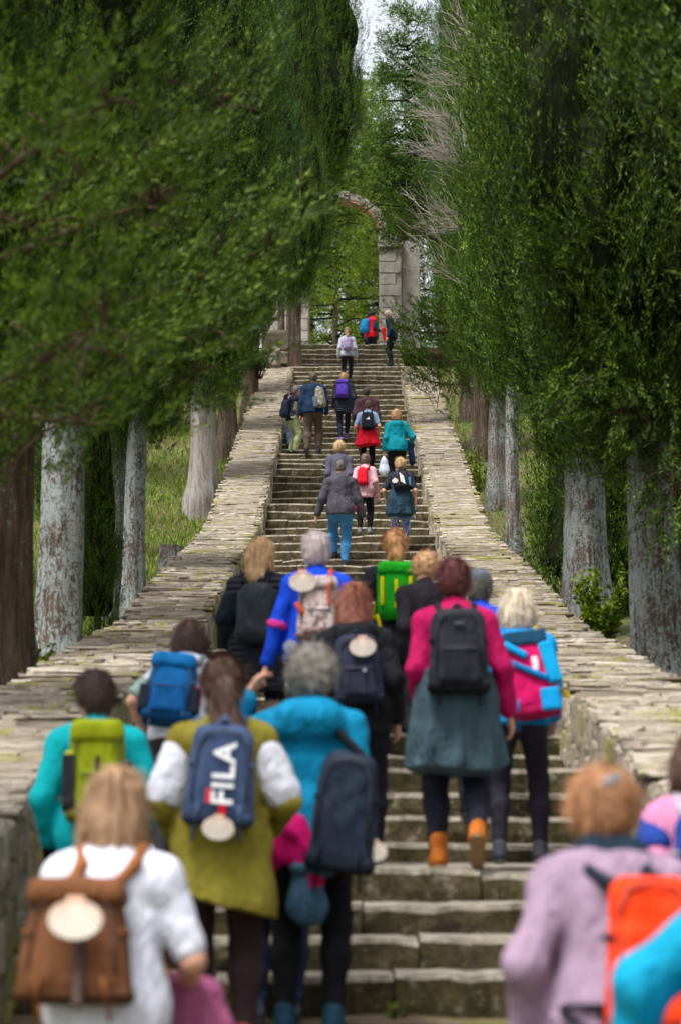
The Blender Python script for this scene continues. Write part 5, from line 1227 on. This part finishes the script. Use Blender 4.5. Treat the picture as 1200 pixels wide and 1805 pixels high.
# 4 cyan jacket, lime pack, left of the olive cardigan
d = 12.35
p = Person('person in cyan jacket with lime rucksack beside the left wall', X(172, d), d, 1.60, yaw=6, lean=8, z=ground_low(d), arms=((.05, .10, -.46), (.04, .14, -.42)), head=(30, 4), elbow=((-.4, -.8, 0), (.4, -.8, 0)), feet=STAND)
p.trousers(C(0, 160, 175)); p.shoes(BLACK); p.top(C(0, 190, 200), 0.026, -0.16, 1.9, 0.012); p.hair('short', C(70, 42, 34, 1), C(36, 22, 18), 1.3)
p.backpack('lime green rucksack with grey and black side pockets', C(150, 164, 14), 0.27, 0.44, 0.17, 0.0, 0.03, strap=C(150, 160, 165), lid=C(160, 172, 20), col2=C(140, 156, 16), taper=0.06)
p.on_pack('side_pocket', -0.95, -0.2, (0.035, 0.06, 0.13), C(40, 44, 52), 0.02, fy=-0.1); p.on_pack('side_pocket', 0.95, -0.3, (0.035, 0.06, 0.12), C(30, 34, 44), 0.02, fy=-0.1); p.on_pack('strap_end', 0.0, -0.1, (0.012, 0.008, 0.10), C(30, 32, 40)); p.on_pack('bottle', -0.95, 0.15, (0.026, 0.026, 0.07), C(220, 225, 30), 0.02, fy=-0.2)
w = p.wr[0]; gl = p.part('glove', Sdf(p.vox).cap(w-(w-p.elb[0])*0.12, w+(w-p.elb[0])*0.42, 0.040, 0.046, 0.02).mesh(), fabric(BLACK))

# 5 bent walker with big blue pack, left
d = 14.7
p = Person('person in white t-shirt bent forward under a large blue hiking pack', X(318, d), d, 1.41, yaw=-3, lean=24, arms=((.08, .20, -.38), (.14, .22, -.32)), head=(4, -8), feet=WALK, crouch=0.05, elbow=((-.5, -.6, 0), (.8, -.5, 0.2)), tilt=5)
p.trousers(C(60, 62, 70)); p.shoes(CHAR); p.top(C(220, 224, 236), 0.020, -0.10, 0.8, 0.008, name='t_shirt'); p.hair('bob', C(72, 42, 34, 1), C(40, 24, 20), 1.0)
p.sleeves_over(C(150, 175, 165), 0.45, 0.9, 0.020, 'sleeve_edge')
p.backpack('large cobalt blue hiking pack with grey top and red side pockets', C(0, 100, 168), 0.31, 0.43, 0.19, -0.09, 0.03, xo=-0.05, strap=C(110, 120, 128), lid=C(0, 110, 180), col2=C(0, 88, 155), taper=0.05)
p.on_pack('side_pocket', -1.0, -0.35, (0.04, 0.06, 0.09), C(26, 34, 52), 0.02, fy=-0.05); p.on_pack('side_pocket', 1.0, -0.35, (0.04, 0.06, 0.09), C(26, 34, 52), 0.02, fy=-0.05); p.on_pack('red_trim', -1.08, -0.1, (0.03, 0.05, 0.04), C(200, 20, 50), 0.02, fy=0.0); p.on_pack('red_trim', 1.08, -0.1, (0.03, 0.05, 0.05), C(200, 20, 50), 0.02, fy=0.0)

# 6 dark red-brown long hair, black jacket, navy pack with shell
d = 15.0
p = Person('person in black jacket with long reddish brown hair and a navy pack', X(632, d), d, 1.55, yaw=2, lean=8, fat=1.0, arms=((.04, .06, -.47), (.06, .05, -.48)), feet=((-.12, -.02, 0), (.10, .12, 0.0)), head=(-8, 2), tilt=-3)
p.trousers(C(30, 32, 44), 0.012); p.shoes(C(40, 46, 58)); p.top(BLACK, 0.026, -0.16, 1.92, 0.01, hood=0.05); p.hair('long', C(146, 72, 38, 1), C(70, 34, 22), 0.9, 0.12)
p.backpack('dark navy rucksack with a pale scallop shell above a silver charm', C(44, 48, 70), 0.27, 0.42, 0.14, -0.02, 0.03, strap=C(40, 46, 70), pocket=True, col2=C(38, 42, 62))
p.shell('pinkish scallop shell at the top of the dark navy rucksack', 0.22, 0.62, 1.15, out=0.035); p.on_pack('charm', 0.25, -0.15, (0.014, 0.008, 0.014), C(170, 170, 175), 0.007, out=0.03)

# 7 magenta jacket, black pack, slate jacket tied round the waist, orange boots
d = 14.05
p = Person('person in magenta fleece with a black rucksack and tan boots', X(802, d), d, 1.60, yaw=2, lean=8, fat=1.06, feet=((-.095, .06, 0), (.095, -.20, .09)), arms=((.02, .16, -.40), (.13, .06, -.49)), head=(6, 0), elbow=((-.2, -.9, 0), (.2, -.9, 0)))
p.trousers(C(34, 36, 50), 0.014); p.shoes(C(186, 104, 34), 0.05, simple((0.22, 0.13, 0.06), 0.8), lift=(0, 48)); p.top(C(178, 8, 86), 0.020, -0.12, 1.92, 0.006, name='fleece'); p.hair('short', C(96, 28, 28, 1), C(50, 12, 14), 1.15)
p.wrap(C(64, 86, 96), 0.38, 0.07); p.backpack('plain black rucksack on the magenta fleece', C(38, 40, 50), 0.31, 0.46, 0.17, -0.03, 0.03, strap=C(30, 32, 40), col2=C(32, 34, 44), taper=0.09)
p.on_pack('emblem', 0.0, 0.55, (0.03, 0.008, 0.008), C(90, 92, 100), 0.005, out=0.01)
# 8 curly blond face between green pack and magenta fleece
d = 18.4
p = Person('person with curly blond hair turning sideways behind the magenta fleece', X(752, d), d, 1.50, yaw=20, lean=10, head=(-55, 20), arms=((.07, .06, -.47), (.07, .06, -.47)))
p.trousers(CHAR); p.shoes(BLACK); p.top(C(36, 34, 42), 0.022); p.hair('curly', C(206, 152, 92, 1), C(130, 80, 40), 1.0)
# 9 royal blue jacket and grey cap, half hidden
d = 16.0
p = Person('person in royal blue jacket and grey cap half hidden behind the magenta fleece', X(846, d), d, 1.46, yaw=0, lean=12, arms=((.06, .06, -.47), (.07, .06, -.47)))
p.trousers(C(30, 32, 44)); p.shoes(BLACK); p.top(C(20, 70, 200), 0.026, -0.14, 1.92, 0.01); p.hair('short', C(90, 80, 76, 1)); p.cap_hat(C(104, 112, 124))
# 10 pale blond bob, pink and sky-blue pack
d = 15.3
p = Person('person with pale blond bob carrying a pink and sky-blue rucksack', X(912, d), d, 1.54, yaw=-4, lean=10, feet=((-.12, -.02, 0), (.13, .10, 0)), arms=((.06, .06, -.46), (.05, .12, -.42)), head=(0, 2))
p.trousers(C(40, 36, 50), 0.006, wr=0.2, name='leggings'); p.shoes(C(58, 60, 70)); p.top(C(0, 138, 208), 0.022, -0.10, 1.92, 0.006); p.hair('bob', C(222, 206, 178, 1), C(160, 136, 104), 1.18)
p.backpack('pink and sky-blue rucksack with yellow straps hanging', C(216, 12, 104), 0.32, 0.50, 0.18, -0.10, 0.03, strap=C(0, 120, 200), pocket=False, xo=0.07, tiltz=-8, taper=0.0, side=6)
p.on_pack('blue_panel', 0.80, 0.25, (0.045, 0.03, 0.13), C(0, 160, 220), 0.02, out=-0.012, ang=-8); p.on_pack('blue_panel', 0.62, -0.66, (0.06, 0.03, 0.07), C(0, 150, 215), 0.02, out=-0.008); p.on_pack('blue_band', -0.45, 0.62, (0.08, 0.022, 0.022), C(0, 150, 215), 0.02, out=0.002, ang=35); p.on_pack('blue_band', -0.1, 0.10, (0.14, 0.02, 0.018), C(0, 120, 190), 0.015, out=0.01, ang=30); p.on_pack('navy_panel', 0.0, 0.92, (0.13, 0.05, 0.045), C(20, 70, 100), 0.03, out=-0.04); p.on_pack('white_tag', 0.22, 0.22, (0.022, 0.01, 0.05), C(225, 215, 230), 0.01, out=0.014)
p.on_pack('yellow_strap', 1.15, -0.45, (0.012, 0.010, 0.07), C(200, 160, 10), 0.006, fy=-0.1, ang=-40); p.on_pack('yellow_strap', -0.98, -0.3, (0.014, 0.012, 0.06), C(200, 160, 10), 0.006, fy=-0.2); p.on_pack('yellow_strap', 0.5, 1.1, (0.016, 0.012, 0.03), C(200, 160, 10), 0.006, fy=-0.2)
w = p.wr[0]; p.held('wine_jacket', 'wine red cloth hanging between magenta fleece and pale blond bob', 'jacket', [(w+np.array([-.02, 0, -.02]), w+np.array([.05, 0, -.06]), 0.05, 0.05, ((0, 1, 0), .4)), (w+np.array([0.02, 0, -.06]), w+np.array([.05, 0, -.26]), 0.09, 0.03, ((0, 1, 0), .4))], C(150, 20, 80), 0.01, 12)
# 11 green pack with yellow straps
d = 19.45
p = Person('person in black with ginger ponytail and a bright green rucksack', X(697, d), d, 1.62, yaw=0, lean=6, arms=((.07, .14, -.42), (.09, .10, -.44)), feet=((-.09, 0, 0), (.09, .30, .16)), elbow=((-.4, -.7, 0), (.5, -.7, 0)))
p.trousers(BLACK, 0.008); p.shoes(BLACK); p.top(C(34, 36, 46), 0.018, -0.10, 1.9, 0.004); p.hair('pony_high', C(206, 140, 66, 1), C(140, 84, 34), 1.15, 0.22)
p.backpack('bright green rucksack with yellow straps and trim', C(22, 160, 24), 0.29, 0.40, 0.17, 0.03, 0.03, strap=C(190, 190, 10), pocket=False, lid=C(24, 170, 28), taper=0.0)
for fx in (-0.72, 0.0, 0.72): p.on_pack('yellow_strap', fx, 0.02 if fx else -0.1, (0.014, 0.008, 0.11), C(215, 205, 10), 0.006, out=0.002)
p.on_pack('hanging_strap', 0.62, -1.55, (0.014, 0.008, 0.15), C(205, 195, 10), 0.006, fy=-0.2, ang=4); p.on_pack('hanging_strap', -0.85, -1.2, (0.014, 0.008, 0.08), C(205, 195, 10), 0.006, fy=-0.2, ang=-14)
# 12 blue jumper, pink-white hair, floral pack
d = 16.45
p = Person('person in royal blue jumper with short pinkish white hair', X(557, d), d, 1.57, yaw=0, lean=8, fat=1.12, arms=((.15, .0, -.51), (.08, .12, -.44)), feet=WALK2)
p.trousers(C(44, 46, 58)); p.shoes(CHAR); p.top(C(10, 66, 200), 0.022, -0.10, 1.93, 0.008, name='jumper'); p.hair('short', C(196, 178, 182, 1), C(150, 128, 130), 1.25)
p.sleeves_over(C(205, 50, 140), 0.93, 1.06, 0.019, 'pink_band', (0,))
def floral():
    t = NT('floral_cloth'); v = t.coord('Object'); n = t.noise(v, 22, 4, 0.6, 0.8); n2 = t.noise(v, 15, 2)
    c = t.ramp(n, [(0.40, C(120, 92, 96)), (0.50, C(206, 190, 186)), (0.60, C(196, 178, 180)), (0.66, C(170, 92, 84))]); return t.fin(c, 0.85, t.bump(n, 0.3, 0.02))
b = p.backpack('flower-patterned grey rucksack with orange straps on the blue jumper', C(190, 180, 180), 0.27, 0.38, 0.15, -0.0, 0.03, strap=C(176, 70, 66), lid=C(190, 172, 172), xo=0.02, handle=False)
FL = floral()
for o in b.children:
    if o.name.split('.')[0] in ('pack_body', 'front_pocket', 'lid'): o.data.materials.clear(); o.data.materials.append(FL)
p.on_pack('orange_strap', 0.5, 0.45, (0.012, 0.008, 0.08), C(190, 80, 50), 0.006, out=0.02); p.on_pack('orange_strap', -0.9, 0.0, (0.02, 0.012, 0.045), C(200, 86, 50), 0.006, out=0.0, ang=-30)
p.shell('cream scallop shell on the left strap of the flower-patterned rucksack', -0.75, 1.0, 1.3, out=0.02)
a = p.T(-0.16, -0.10, -0.02); p.held('grey_jacket', 'grey folded jacket tucked under the flower-patterned rucksack', 'jacket', [(a, a+np.array([.10, -.05, -.10]), 0.05, 0.07), (a+np.array([.05, -.03, -.04]), a+np.array([.26, -.03, -.12]), 0.06, 0.06)], C(120, 126, 140), 0.012, 14)
# 13 blond in black coat, left
d = 18.8
p = Person('person in black quilted coat with long wavy blond hair', X(455, d), d, 1.62, yaw=-14, lean=6, arms=((.06, .10, -.42), (.06, .10, -.42)), feet=STAND, head=(-6, 4))
p.trousers(BLACK); p.shoes(BLACK); p.top(C(34, 38, 50), 0.026, -0.36, 1.92, 0.006, 0.03, mat=fabric(C(40, 44, 58), 0.6, 0.3, quilt=True), name='coat'); p.hair('long', C(214, 168, 104, 1), C(142, 96, 50), 0.9, 0.10)
p.sleeves_over(C(24, 36, 52), 0.0, 1.9, 0.028, 'sleeve')
p.backpack('shiny black rucksack on the quilted coat', C(48, 56, 64), 0.29, 0.44, 0.18, -0.06, 0.03, strap=C(26, 28, 34), pocket=False, xo=0.05, rough=0.45, fold=0.012, round_=0.08)
# 14 lilac jacket, orange pack, bottom right
d = 7.75
p = Person('person in lilac jacket with ginger hair pinned up, bottom right', X(1078, d), d, 1.60, yaw=8, lean=14, fat=1.14, z=ground_low(d)-0.05, arms=((.09, .08, -.44), (.06, .10, -.44)), head=(4, 10), elbow=((-.45, -.8, 0), None))
p.trousers(C(60, 56, 66)); p.shoes(BLACK); p.top(C(150, 126, 148), 0.030, -0.26, 1.9, 0.02, 0.03, fold=0.014); p.hair('bun', C(186, 124, 66, 1), C(104, 58, 26), 1.0)
S = Sdf(p.vox); S.cap(p.T(-.05, -0.01, .45), p.T(.05, -0.01, .45), 0.085, None, 0.03); S.cap(p.T(-.04, -0.01, .50), p.T(.04, -0.0, .50), 0.068, None, 0.03); p.part('scarf', S.mesh(0.008, 22, 1.0), fabric(C(20, 38, 54)))
S = Sdf(.011); S.box(p.Hd(0, -0.145, 0.065), (0.034, 0.012, 0.02), 0.01, rot('Y', 30)@p.RH.T); p.part('hair_clip', S.mesh(), simple((0.12, 0.13, 0.14), 0.3))
p.backpack('small orange red rucksack on the lilac jacket', C(236, 60, 10), 0.27, 0.46, 0.10, -0.08, 0.075, strap=C(26, 34, 48), pocket=False, xo=0.05, taper=0.14, fold=0.010, handle=False)
a = p.T(-0.20, -0.13, 0.0); S = Sdf(.012); S.cap(a, p.T(-0.05, -0.22, -0.12), 0.012, None, 0.01); S.cap(a+np.array([0, 0, .02]), p.T(-0.02, -0.22, 0.0), 0.012, None, 0.01); p.put(p.bp[0], 'waist_strap', S.mesh(), fabric(C(26, 28, 36)))
# 15 right edge: brown hair, pink jacket, blue strap
d = 9.7
p = Person('person in pink jacket with brown hair cut off by the right edge', X(1232, d), d, 1.50, yaw=0, lean=10, z=ground_low(d))
p.trousers(CHAR); p.shoes(BLACK); p.top(C(206, 130, 170), 0.026, -0.15, 1.92, 0.01); p.hair('bob', C(96, 58, 40, 1), C(54, 30, 22), 0.9); p.sleeves_over(C(30, 60, 140), 0.0, 0.5, 0.03, 'blue_shoulder', (0,))
p.backpack('blue and grey rucksack at the right edge', C(30, 62, 140), 0.28, 0.42, 0.14, -0.02, 0.03, strap=C(150, 156, 164))
# 16 turquoise jacket in the bottom right corner
d = 6.55
p = Person('person in bright turquoise jacket in the bottom right corner', X(1345, d), d, 1.60, yaw=-8, lean=20, tilt=10, fat=1.3, z=ground_low(d)-0.02, arms=((.17, .12, -.42), (.08, .1, -.44)), head=(-30, 20), elbow=((-.8, -.5, 0.1), None))
p.trousers(CHAR); p.shoes(BLACK); p.top(C(0, 142, 178), 0.040, -0.20, 1.92, 0.03, fold=0.014); p.hair('short', C(120, 90, 60, 1))

# ---------------- middle group
d = 45.5
p = Person('person in charcoal grey jacket and bright blue jeans in mid stride', X(600, d), d, 1.86, yaw=0, lean=6, male=True, fat=1.14, feet=((-.09, .34, .17), (.06, -.02, 0)), arms=((.17, .02, -.50), (.16, .06, -.50)), head=(0, 6))
p.trousers(C(66, 130, 182), 0.016, fold=0.010); p.shoes(C(30, 34, 44)); p.top(C(74, 72, 82), 0.028, -0.12, 1.92, 0.014, fold=0.012); p.hair('crop', C(92, 80, 74, 1), C(60, 50, 46), 0.2)
d = 47.2
p = Person('person in grey-purple jumper with blond hair just ahead of the charcoal jacket', X(598, d), d, 1.66, lean=8, fat=1.1, z=stair_h(47.2), feet=WALK)
p.trousers(CHAR); p.shoes(BLACK); p.top(C(84, 82, 100), 0.024, -0.12, 1.92, 0.008, name='jumper'); p.hair('bun', C(204, 168, 110, 1), C(150, 110, 60), 1.0)
d = 46.9
p = Person('short person in pale pink jacket with a red rucksack', X(643, d), d, 1.42, yaw=-6, lean=12, fat=.95, feet=STAND, arms=((.05, .06, -.46), (.08, .10, -.44)))
p.trousers(BLACK); p.shoes(C(110, 116, 130)); p.top(C(214, 164, 176), 0.024, -0.18, 1.92, 0.008); p.hair('curly', C(120, 100, 86, 1), C(70, 56, 48), 0.86)
p.backpack('plain red rucksack on the pale pink jacket', C(214, 14, 34), 0.22, 0.38, 0.14, 0.02, 0.03, pocket=False, xo=-0.03)
w = p.wr[0]; p.held('magenta_cloth', 'magenta jacket hanging behind the charcoal grey jacket', 'jacket', [(w+np.array([.02, 0, .05]), w+np.array([.03, 0, -.30]), 0.06, 0.07, ((0, 1, 0), .5))], C(224, 20, 110), 0.01)
w = p.wr[1]; p.held('salmon_cloth', 'salmon pink cloth hanging from the right arm of the pale pink jacket', 'jacket', [(w+np.array([-.04, 0, .06]), w+np.array([-.06, 0, -.06]), 0.08, 0.09, ((0, 1, 0), .5)), (w+np.array([0, 0, .0]), w+np.array([.03, 0, -.18]), 0.06, 0.03, ((0, 1, 0), .5))], C(216, 158, 150), 0.012)
d = 46.2
p = Person('person in black t-shirt and blue-white patterned leggings', X(706, d), d, 1.64, yaw=-2, lean=12, fat=1.08, feet=((-.09, -.02, 0), (.09, .06, 0)), arms=((.07, .14, -.44), (.09, .06, -.49)), elbow=((-.5, -.7, 0), (.35, -.7, 0)))
def tiedye():
    t = NT('patterned_leggings'); v = t.coord('Object', (1, 1, 0.45)); n = t.noise(v, 16, 4, 0.6, 1.5)
    return t.fin(t.ramp(n, [(0.36, C(60, 56, 110)), (0.46, C(40, 110, 200)), (0.54, C(190, 200, 226)), (0.64, C(110, 104, 130))]), 0.8)
p.trousers(NAVY, 0.008, mat=tiedye(), name='leggings'); p.shoes(C(180, 150, 130)); p.top(C(38, 44, 58), 0.020, -0.08, 0.8, 0.008, name='t_shirt'); p.hair('curly', C(206, 168, 108, 1), C(140, 104, 56), 0.92)
p.wrap(C(40, 66, 84), 0.26, 0.06); p.backpack('black rucksack with three white stripes and a small shell', C(36, 38, 46), 0.29, 0.33, 0.14, 0.10, 0.03, pocket=True, tiltz=-6, xo=0.02)
for k in range(3): p.plate('white_stripe', 0.0+0.17*k, 0.25, [(-.008, -.10-.02*k), (.008, -.10-.02*k), (-.006, .07-.03*k), (-.022, .07-.03*k)], (0.7, 0.7, 0.72), out=0.03)
p.on_pack('bottle', 0.95, -0.25, (0.028, 0.03, 0.08), C(60, 120, 160), 0.02, fy=-0.1); p.shell('small white shell on the three-striped black rucksack', -0.78, -0.05, 0.85, out=0.02)
w = p.wr[1]; S = Sdf(.012); S.box(w+np.array([-.03, 0.03, -.14]), (0.012, 0.06, 0.10), 0.006, rot('Y', 18)); o = p.thing('leaflet', w+np.array([-.03, 0.03, -.22]), 'folded white leaflet held by the patterned leggings wearer', 'leaflet'); p.put(o, 'sheet', S.mesh(), simple((0.62, 0.66, 0.75), 0.8))

# ---------------- upper group
d = 55.1
p = Person('person in pale blue t-shirt with a red jacket tied round the waist', X(648, d), d, 1.56, lean=9, fat=1.0, feet=((-.09, -.02, 0), (.09, .04, 0)), head=(-40, 12), arms=((.05, .16, -.42), (.06, .10, -.46)), elbow=((-.4, -.7, 0), (.4, -.7, 0)))
p.trousers(BLACK, 0.006); p.shoes(BLACK); p.top(C(150, 178, 212), 0.018, -0.08, 0.7, 0.004, name='t_shirt'); p.hair('short', C(104, 70, 44, 1), C(60, 38, 24), 1.2); p.wrap(C(212, 20, 46), 0.26, 0.13)
p.backpack('black rucksack with a small white logo above the red jacket', C(28, 32, 46), 0.28, 0.42, 0.14, 0.0, 0.03, pocket=True)
for k in range(3): p.plate('logo_bar', -0.1+0.16*k, 0.12, [(-.012, -.02), (.012, -.02), (.002, .0+.016*k), (-.012, .012+.016*k)], (0.7, 0.7, 0.72), out=0.03)
d = 54.7
p = Person('person in teal hooded top and black trousers with light brown hair', X(700, d), d, 1.70, lean=6, fat=1.14, feet=STAND, arms=((.09, .02, -.50), (.09, .16, -.38)), elbow=(None, (.5, -.7, 0)))
p.trousers(BLACK, 0.012); p.shoes(BLACK); p.top(C(0, 140, 156), 0.026, -0.12, 1.92, 0.01, hood=0.04, name='hooded_top'); p.hair('bob', C(186, 130, 74, 1), C(120, 76, 40), 0.95)
w = p.wr[1]; p.held('navy_jacket', 'navy jacket draped over the right forearm of the teal top', 'jacket', [(w+np.array([-.02, -.08, .06]), w+np.array([.05, 0.0, .02]), 0.06, 0.06), (w+np.array([.02, -.05, .02]), w+np.array([.05, -.05, -.30]), 0.09, 0.10, ((1, 0, 0), .6))], C(16, 46, 92), 0.012)
def plastic():
    t = NT('thin_plastic'); n = t.noise(t.coord('Object'), 18, 4); return t.fin((0.52, 0.58, 0.72), 0.35, t.bump(n, 0.8, 0.03), 0.5)
w = p.wr[0]; p.held('plastic_bag', 'pale blue plastic carrier bag hanging from the left hand of the teal top', 'bag', [(w+np.array([0, .02, -.06]), w+np.array([0, .02, -.22]), 0.02, 0.06), (w+np.array([0, .02, -.22]), w+np.array([.0, .02, -.40]), 0.07, 0.115, ((0, 1, 0), .7))], None, 0.014, 20, plastic())
d = 57.9
p = Person('person in maroon hooded jacket with short dark hair', X(646, d), d, 1.68, lean=8, male=True, fat=1.12, feet=WALK, arms=((.08, .04, -.49), (.08, .06, -.49)))
p.trousers(CHAR); p.shoes(BLACK); p.top(C(74, 46, 58), 0.034, -0.20, 1.92, 0.02, hood=0.04); p.hair('crop', C(54, 48, 46, 1), None, 0.4)
d = 58.55
p = Person('tall person in navy jacket and brown cargo trousers', X(552, d), d, 1.80, lean=8, male=True, fat=1.14, feet=((-.13, -.10, 0), (.11, .05, 0)), arms=((.08, .02, -.52), (.08, .10, -.48)), head=(0, 4))
p.trousers(C(92, 78, 66), 0.024, fold=0.012); p.shoes(C(44, 44, 50), 0.05, lift=(30, 0)); p.top(C(22, 46, 76), 0.034, -0.12, 1.92, 0.02); p.hair('crop', C(70, 56, 46, 1), None, 0.4)
def camo():
    t = NT('camouflage'); n = t.noise(t.coord('Object'), 16, 3, 0.5, 0.5); return t.fin(t.ramp(n, [(0.38, C(70, 66, 58)), (0.45, C(150, 144, 130)), (0.55, C(104, 96, 80)), (0.6, C(172, 168, 156))]), 0.85)
b = p.backpack('camouflage sling bag on the right shoulder of the navy jacket', C(120, 112, 98), 0.20, 0.44, 0.14, -0.06, 0.05, pocket=True, xo=0.14, straps=(1,), strap=C(170, 180, 186), tiltz=-8)
CM = camo()
for o in b.children:
    if o.name.split('.')[0] in ('pack_body', 'front_pocket'): o.data.materials.clear(); o.data.materials.append(CM)
p.on_pack('bottle', -1.2, -0.45, (0.04, 0.04, 0.11), C(96, 110, 124), 0.03, fy=-0.2); p.on_pack('hanging_strap', 0.4, -1.15, (0.012, 0.008, 0.10), C(40, 90, 104), 0.006, fy=-0.2)
d = 62.7
p = Person('person in dark quilted jacket with a purple rucksack', X(606, d), d, 1.70, lean=10, fat=1.1, feet=((.02-.10, -.10, 0), (.08, .28, .15)), arms=((.06, .12, -.44), (.10, .04, -.48)), yaw=4)
p.trousers(C(32, 40, 58), 0.008); p.shoes(C(120, 90, 170), lift=(25, 0), sole=simple((0.6, 0.55, 0.2), 0.7)); p.top(C(34, 40, 54), 0.034, -0.22, 1.92, 0.014, mat=fabric(C(38, 44, 60), 0.55, 0.3, quilt=True), hood=0.03); p.hair('short', C(196, 154, 92, 1), C(130, 92, 50), 1.1)
p.backpack('purple rucksack on the dark quilted jacket', C(84, 56, 172), 0.28, 0.40, 0.18, 0.06, 0.03, lid=C(92, 62, 180), xo=-0.05)
w = p.wr[1]; p.held('red_cloth', 'bright red jacket hanging at the side of the dark quilted jacket', 'jacket', [(w+np.array([.02, 0, .18]), w+np.array([.04, 0, .0]), 0.05, 0.07, ((0, 1, 0), .5)), (w+np.array([.02, 0, .1]), w+np.array([-.02, 0, -.08]), 0.04, 0.03)], C(222, 18, 40), 0.01)
d = 62.4
p = Person('person in black and pale pink top with a pale rucksack by the left wall', X(516, d), d, 1.56, lean=6, arms=((.09, .04, -.46), (.07, .06, -.46)))
p.trousers(C(96, 120, 160)); p.shoes(BLACK); p.top(C(40, 36, 44), 0.024, -0.10, 1.9, 0.008); p.hair('crop', C(96, 62, 54, 1), None, 0.5)
p.backpack('pale pinkish grey rucksack by the left wall', C(196, 168, 172), 0.28, 0.40, 0.15, 0.0, 0.03)
d = 60.6
p = Person('person in navy vest and pale green trousers facing right', X(517, d), d, 1.58, yaw=-62, lean=4, feet=STAND, head=(-10, 6), arms=((.06, .06, -.46), (.06, .10, -.46)))
p.trousers(C(150, 160, 120), 0.028, fold=0.012); p.shoes(BLACK); p.top(C(104, 98, 90), 0.014, -0.06, 1.9, 0.0, name='shirt'); p.hair('short', C(110, 104, 104, 1), C(60, 56, 56), 1.2); p.top(C(30, 34, 50), 0.030, -0.12, 0.12, 0.008, name='vest')
p.backpack('dark navy rucksack on the back of the navy vest', C(24, 34, 54), 0.28, 0.44, 0.18, -0.06, 0.03)
d = 74.75
p = Person('person in light grey jacket with a lilac rucksack near the top', X(612, d), d, 1.64, lean=6, arms=((.09, .02, -.50), (.09, .04, -.50)), feet=((-.08, .02, 0), (.08, .3, .14)))
p.trousers(C(34, 38, 54), 0.008); p.shoes(CHAR); p.top(C(186, 190, 204), 0.026, -0.10, 1.92, 0.008); p.hair('ponytail', C(178, 146, 100, 1), None, 0.9, 0.2); p.cap_hat(C(150, 140, 130))
p.backpack('small lilac rucksack on the light grey jacket', C(176, 156, 200), 0.24, 0.36, 0.14, 0.04, 0.03)
d = 83.6
p = Person('person in red vest with a blue rucksack beneath the archway', X(655, d), d, 1.66, yaw=-58, lean=6, head=(-10, 8), feet=STAND, arms=((.07, .22, -.30), (.07, .20, -.34)))
p.trousers(BLACK); p.shoes(BLACK); p.top(C(30, 50, 74), 0.018, -0.06, 1.9, 0.0); p.hair('bun', C(34, 30, 32, 1), None, 0.8); p.top(C(212, 14, 46), 0.032, -0.14, 0.10, 0.01, name='vest')
p.backpack('sky-blue rucksack on the red vest', C(20, 120, 180), 0.30, 0.46, 0.22, -0.04, 0.03)
w = p.wr[1]; p.held('red_folder', 'bright red jacket held by the red vest wearer', 'jacket', [(w+np.array([.02, .1, .06]), w+np.array([.02, .14, -.24]), 0.08, 0.06, ((1, 0, 0), .5))], C(232, 24, 20), 0.008)
d = 84.5
p = Person('person in dark cap standing behind the blue rucksack at the top', X(652, d), d, 1.74, yaw=-30, lean=2, feet=STAND, male=True)
p.trousers(CHAR); p.shoes(BLACK); p.top(C(40, 42, 52), 0.026); p.hair('crop', C(40, 34, 32, 1), None, 0.4); p.cap_hat(C(40, 36, 40))
d = 76.15
p = Person('person in dark navy clothes leaning at the right of the top steps', X(690, d), d, 1.62, yaw=70, lean=8, tilt=0, feet=((-.10, -.02, 0), (.10, .06, 0)), head=(20, 4))
p.trousers(C(24, 28, 42), 0.02); p.shoes(C(30, 40, 60)); p.top(C(28, 36, 64), 0.026, -0.12); p.hair('short', C(190, 170, 160, 1), None, 0.9)
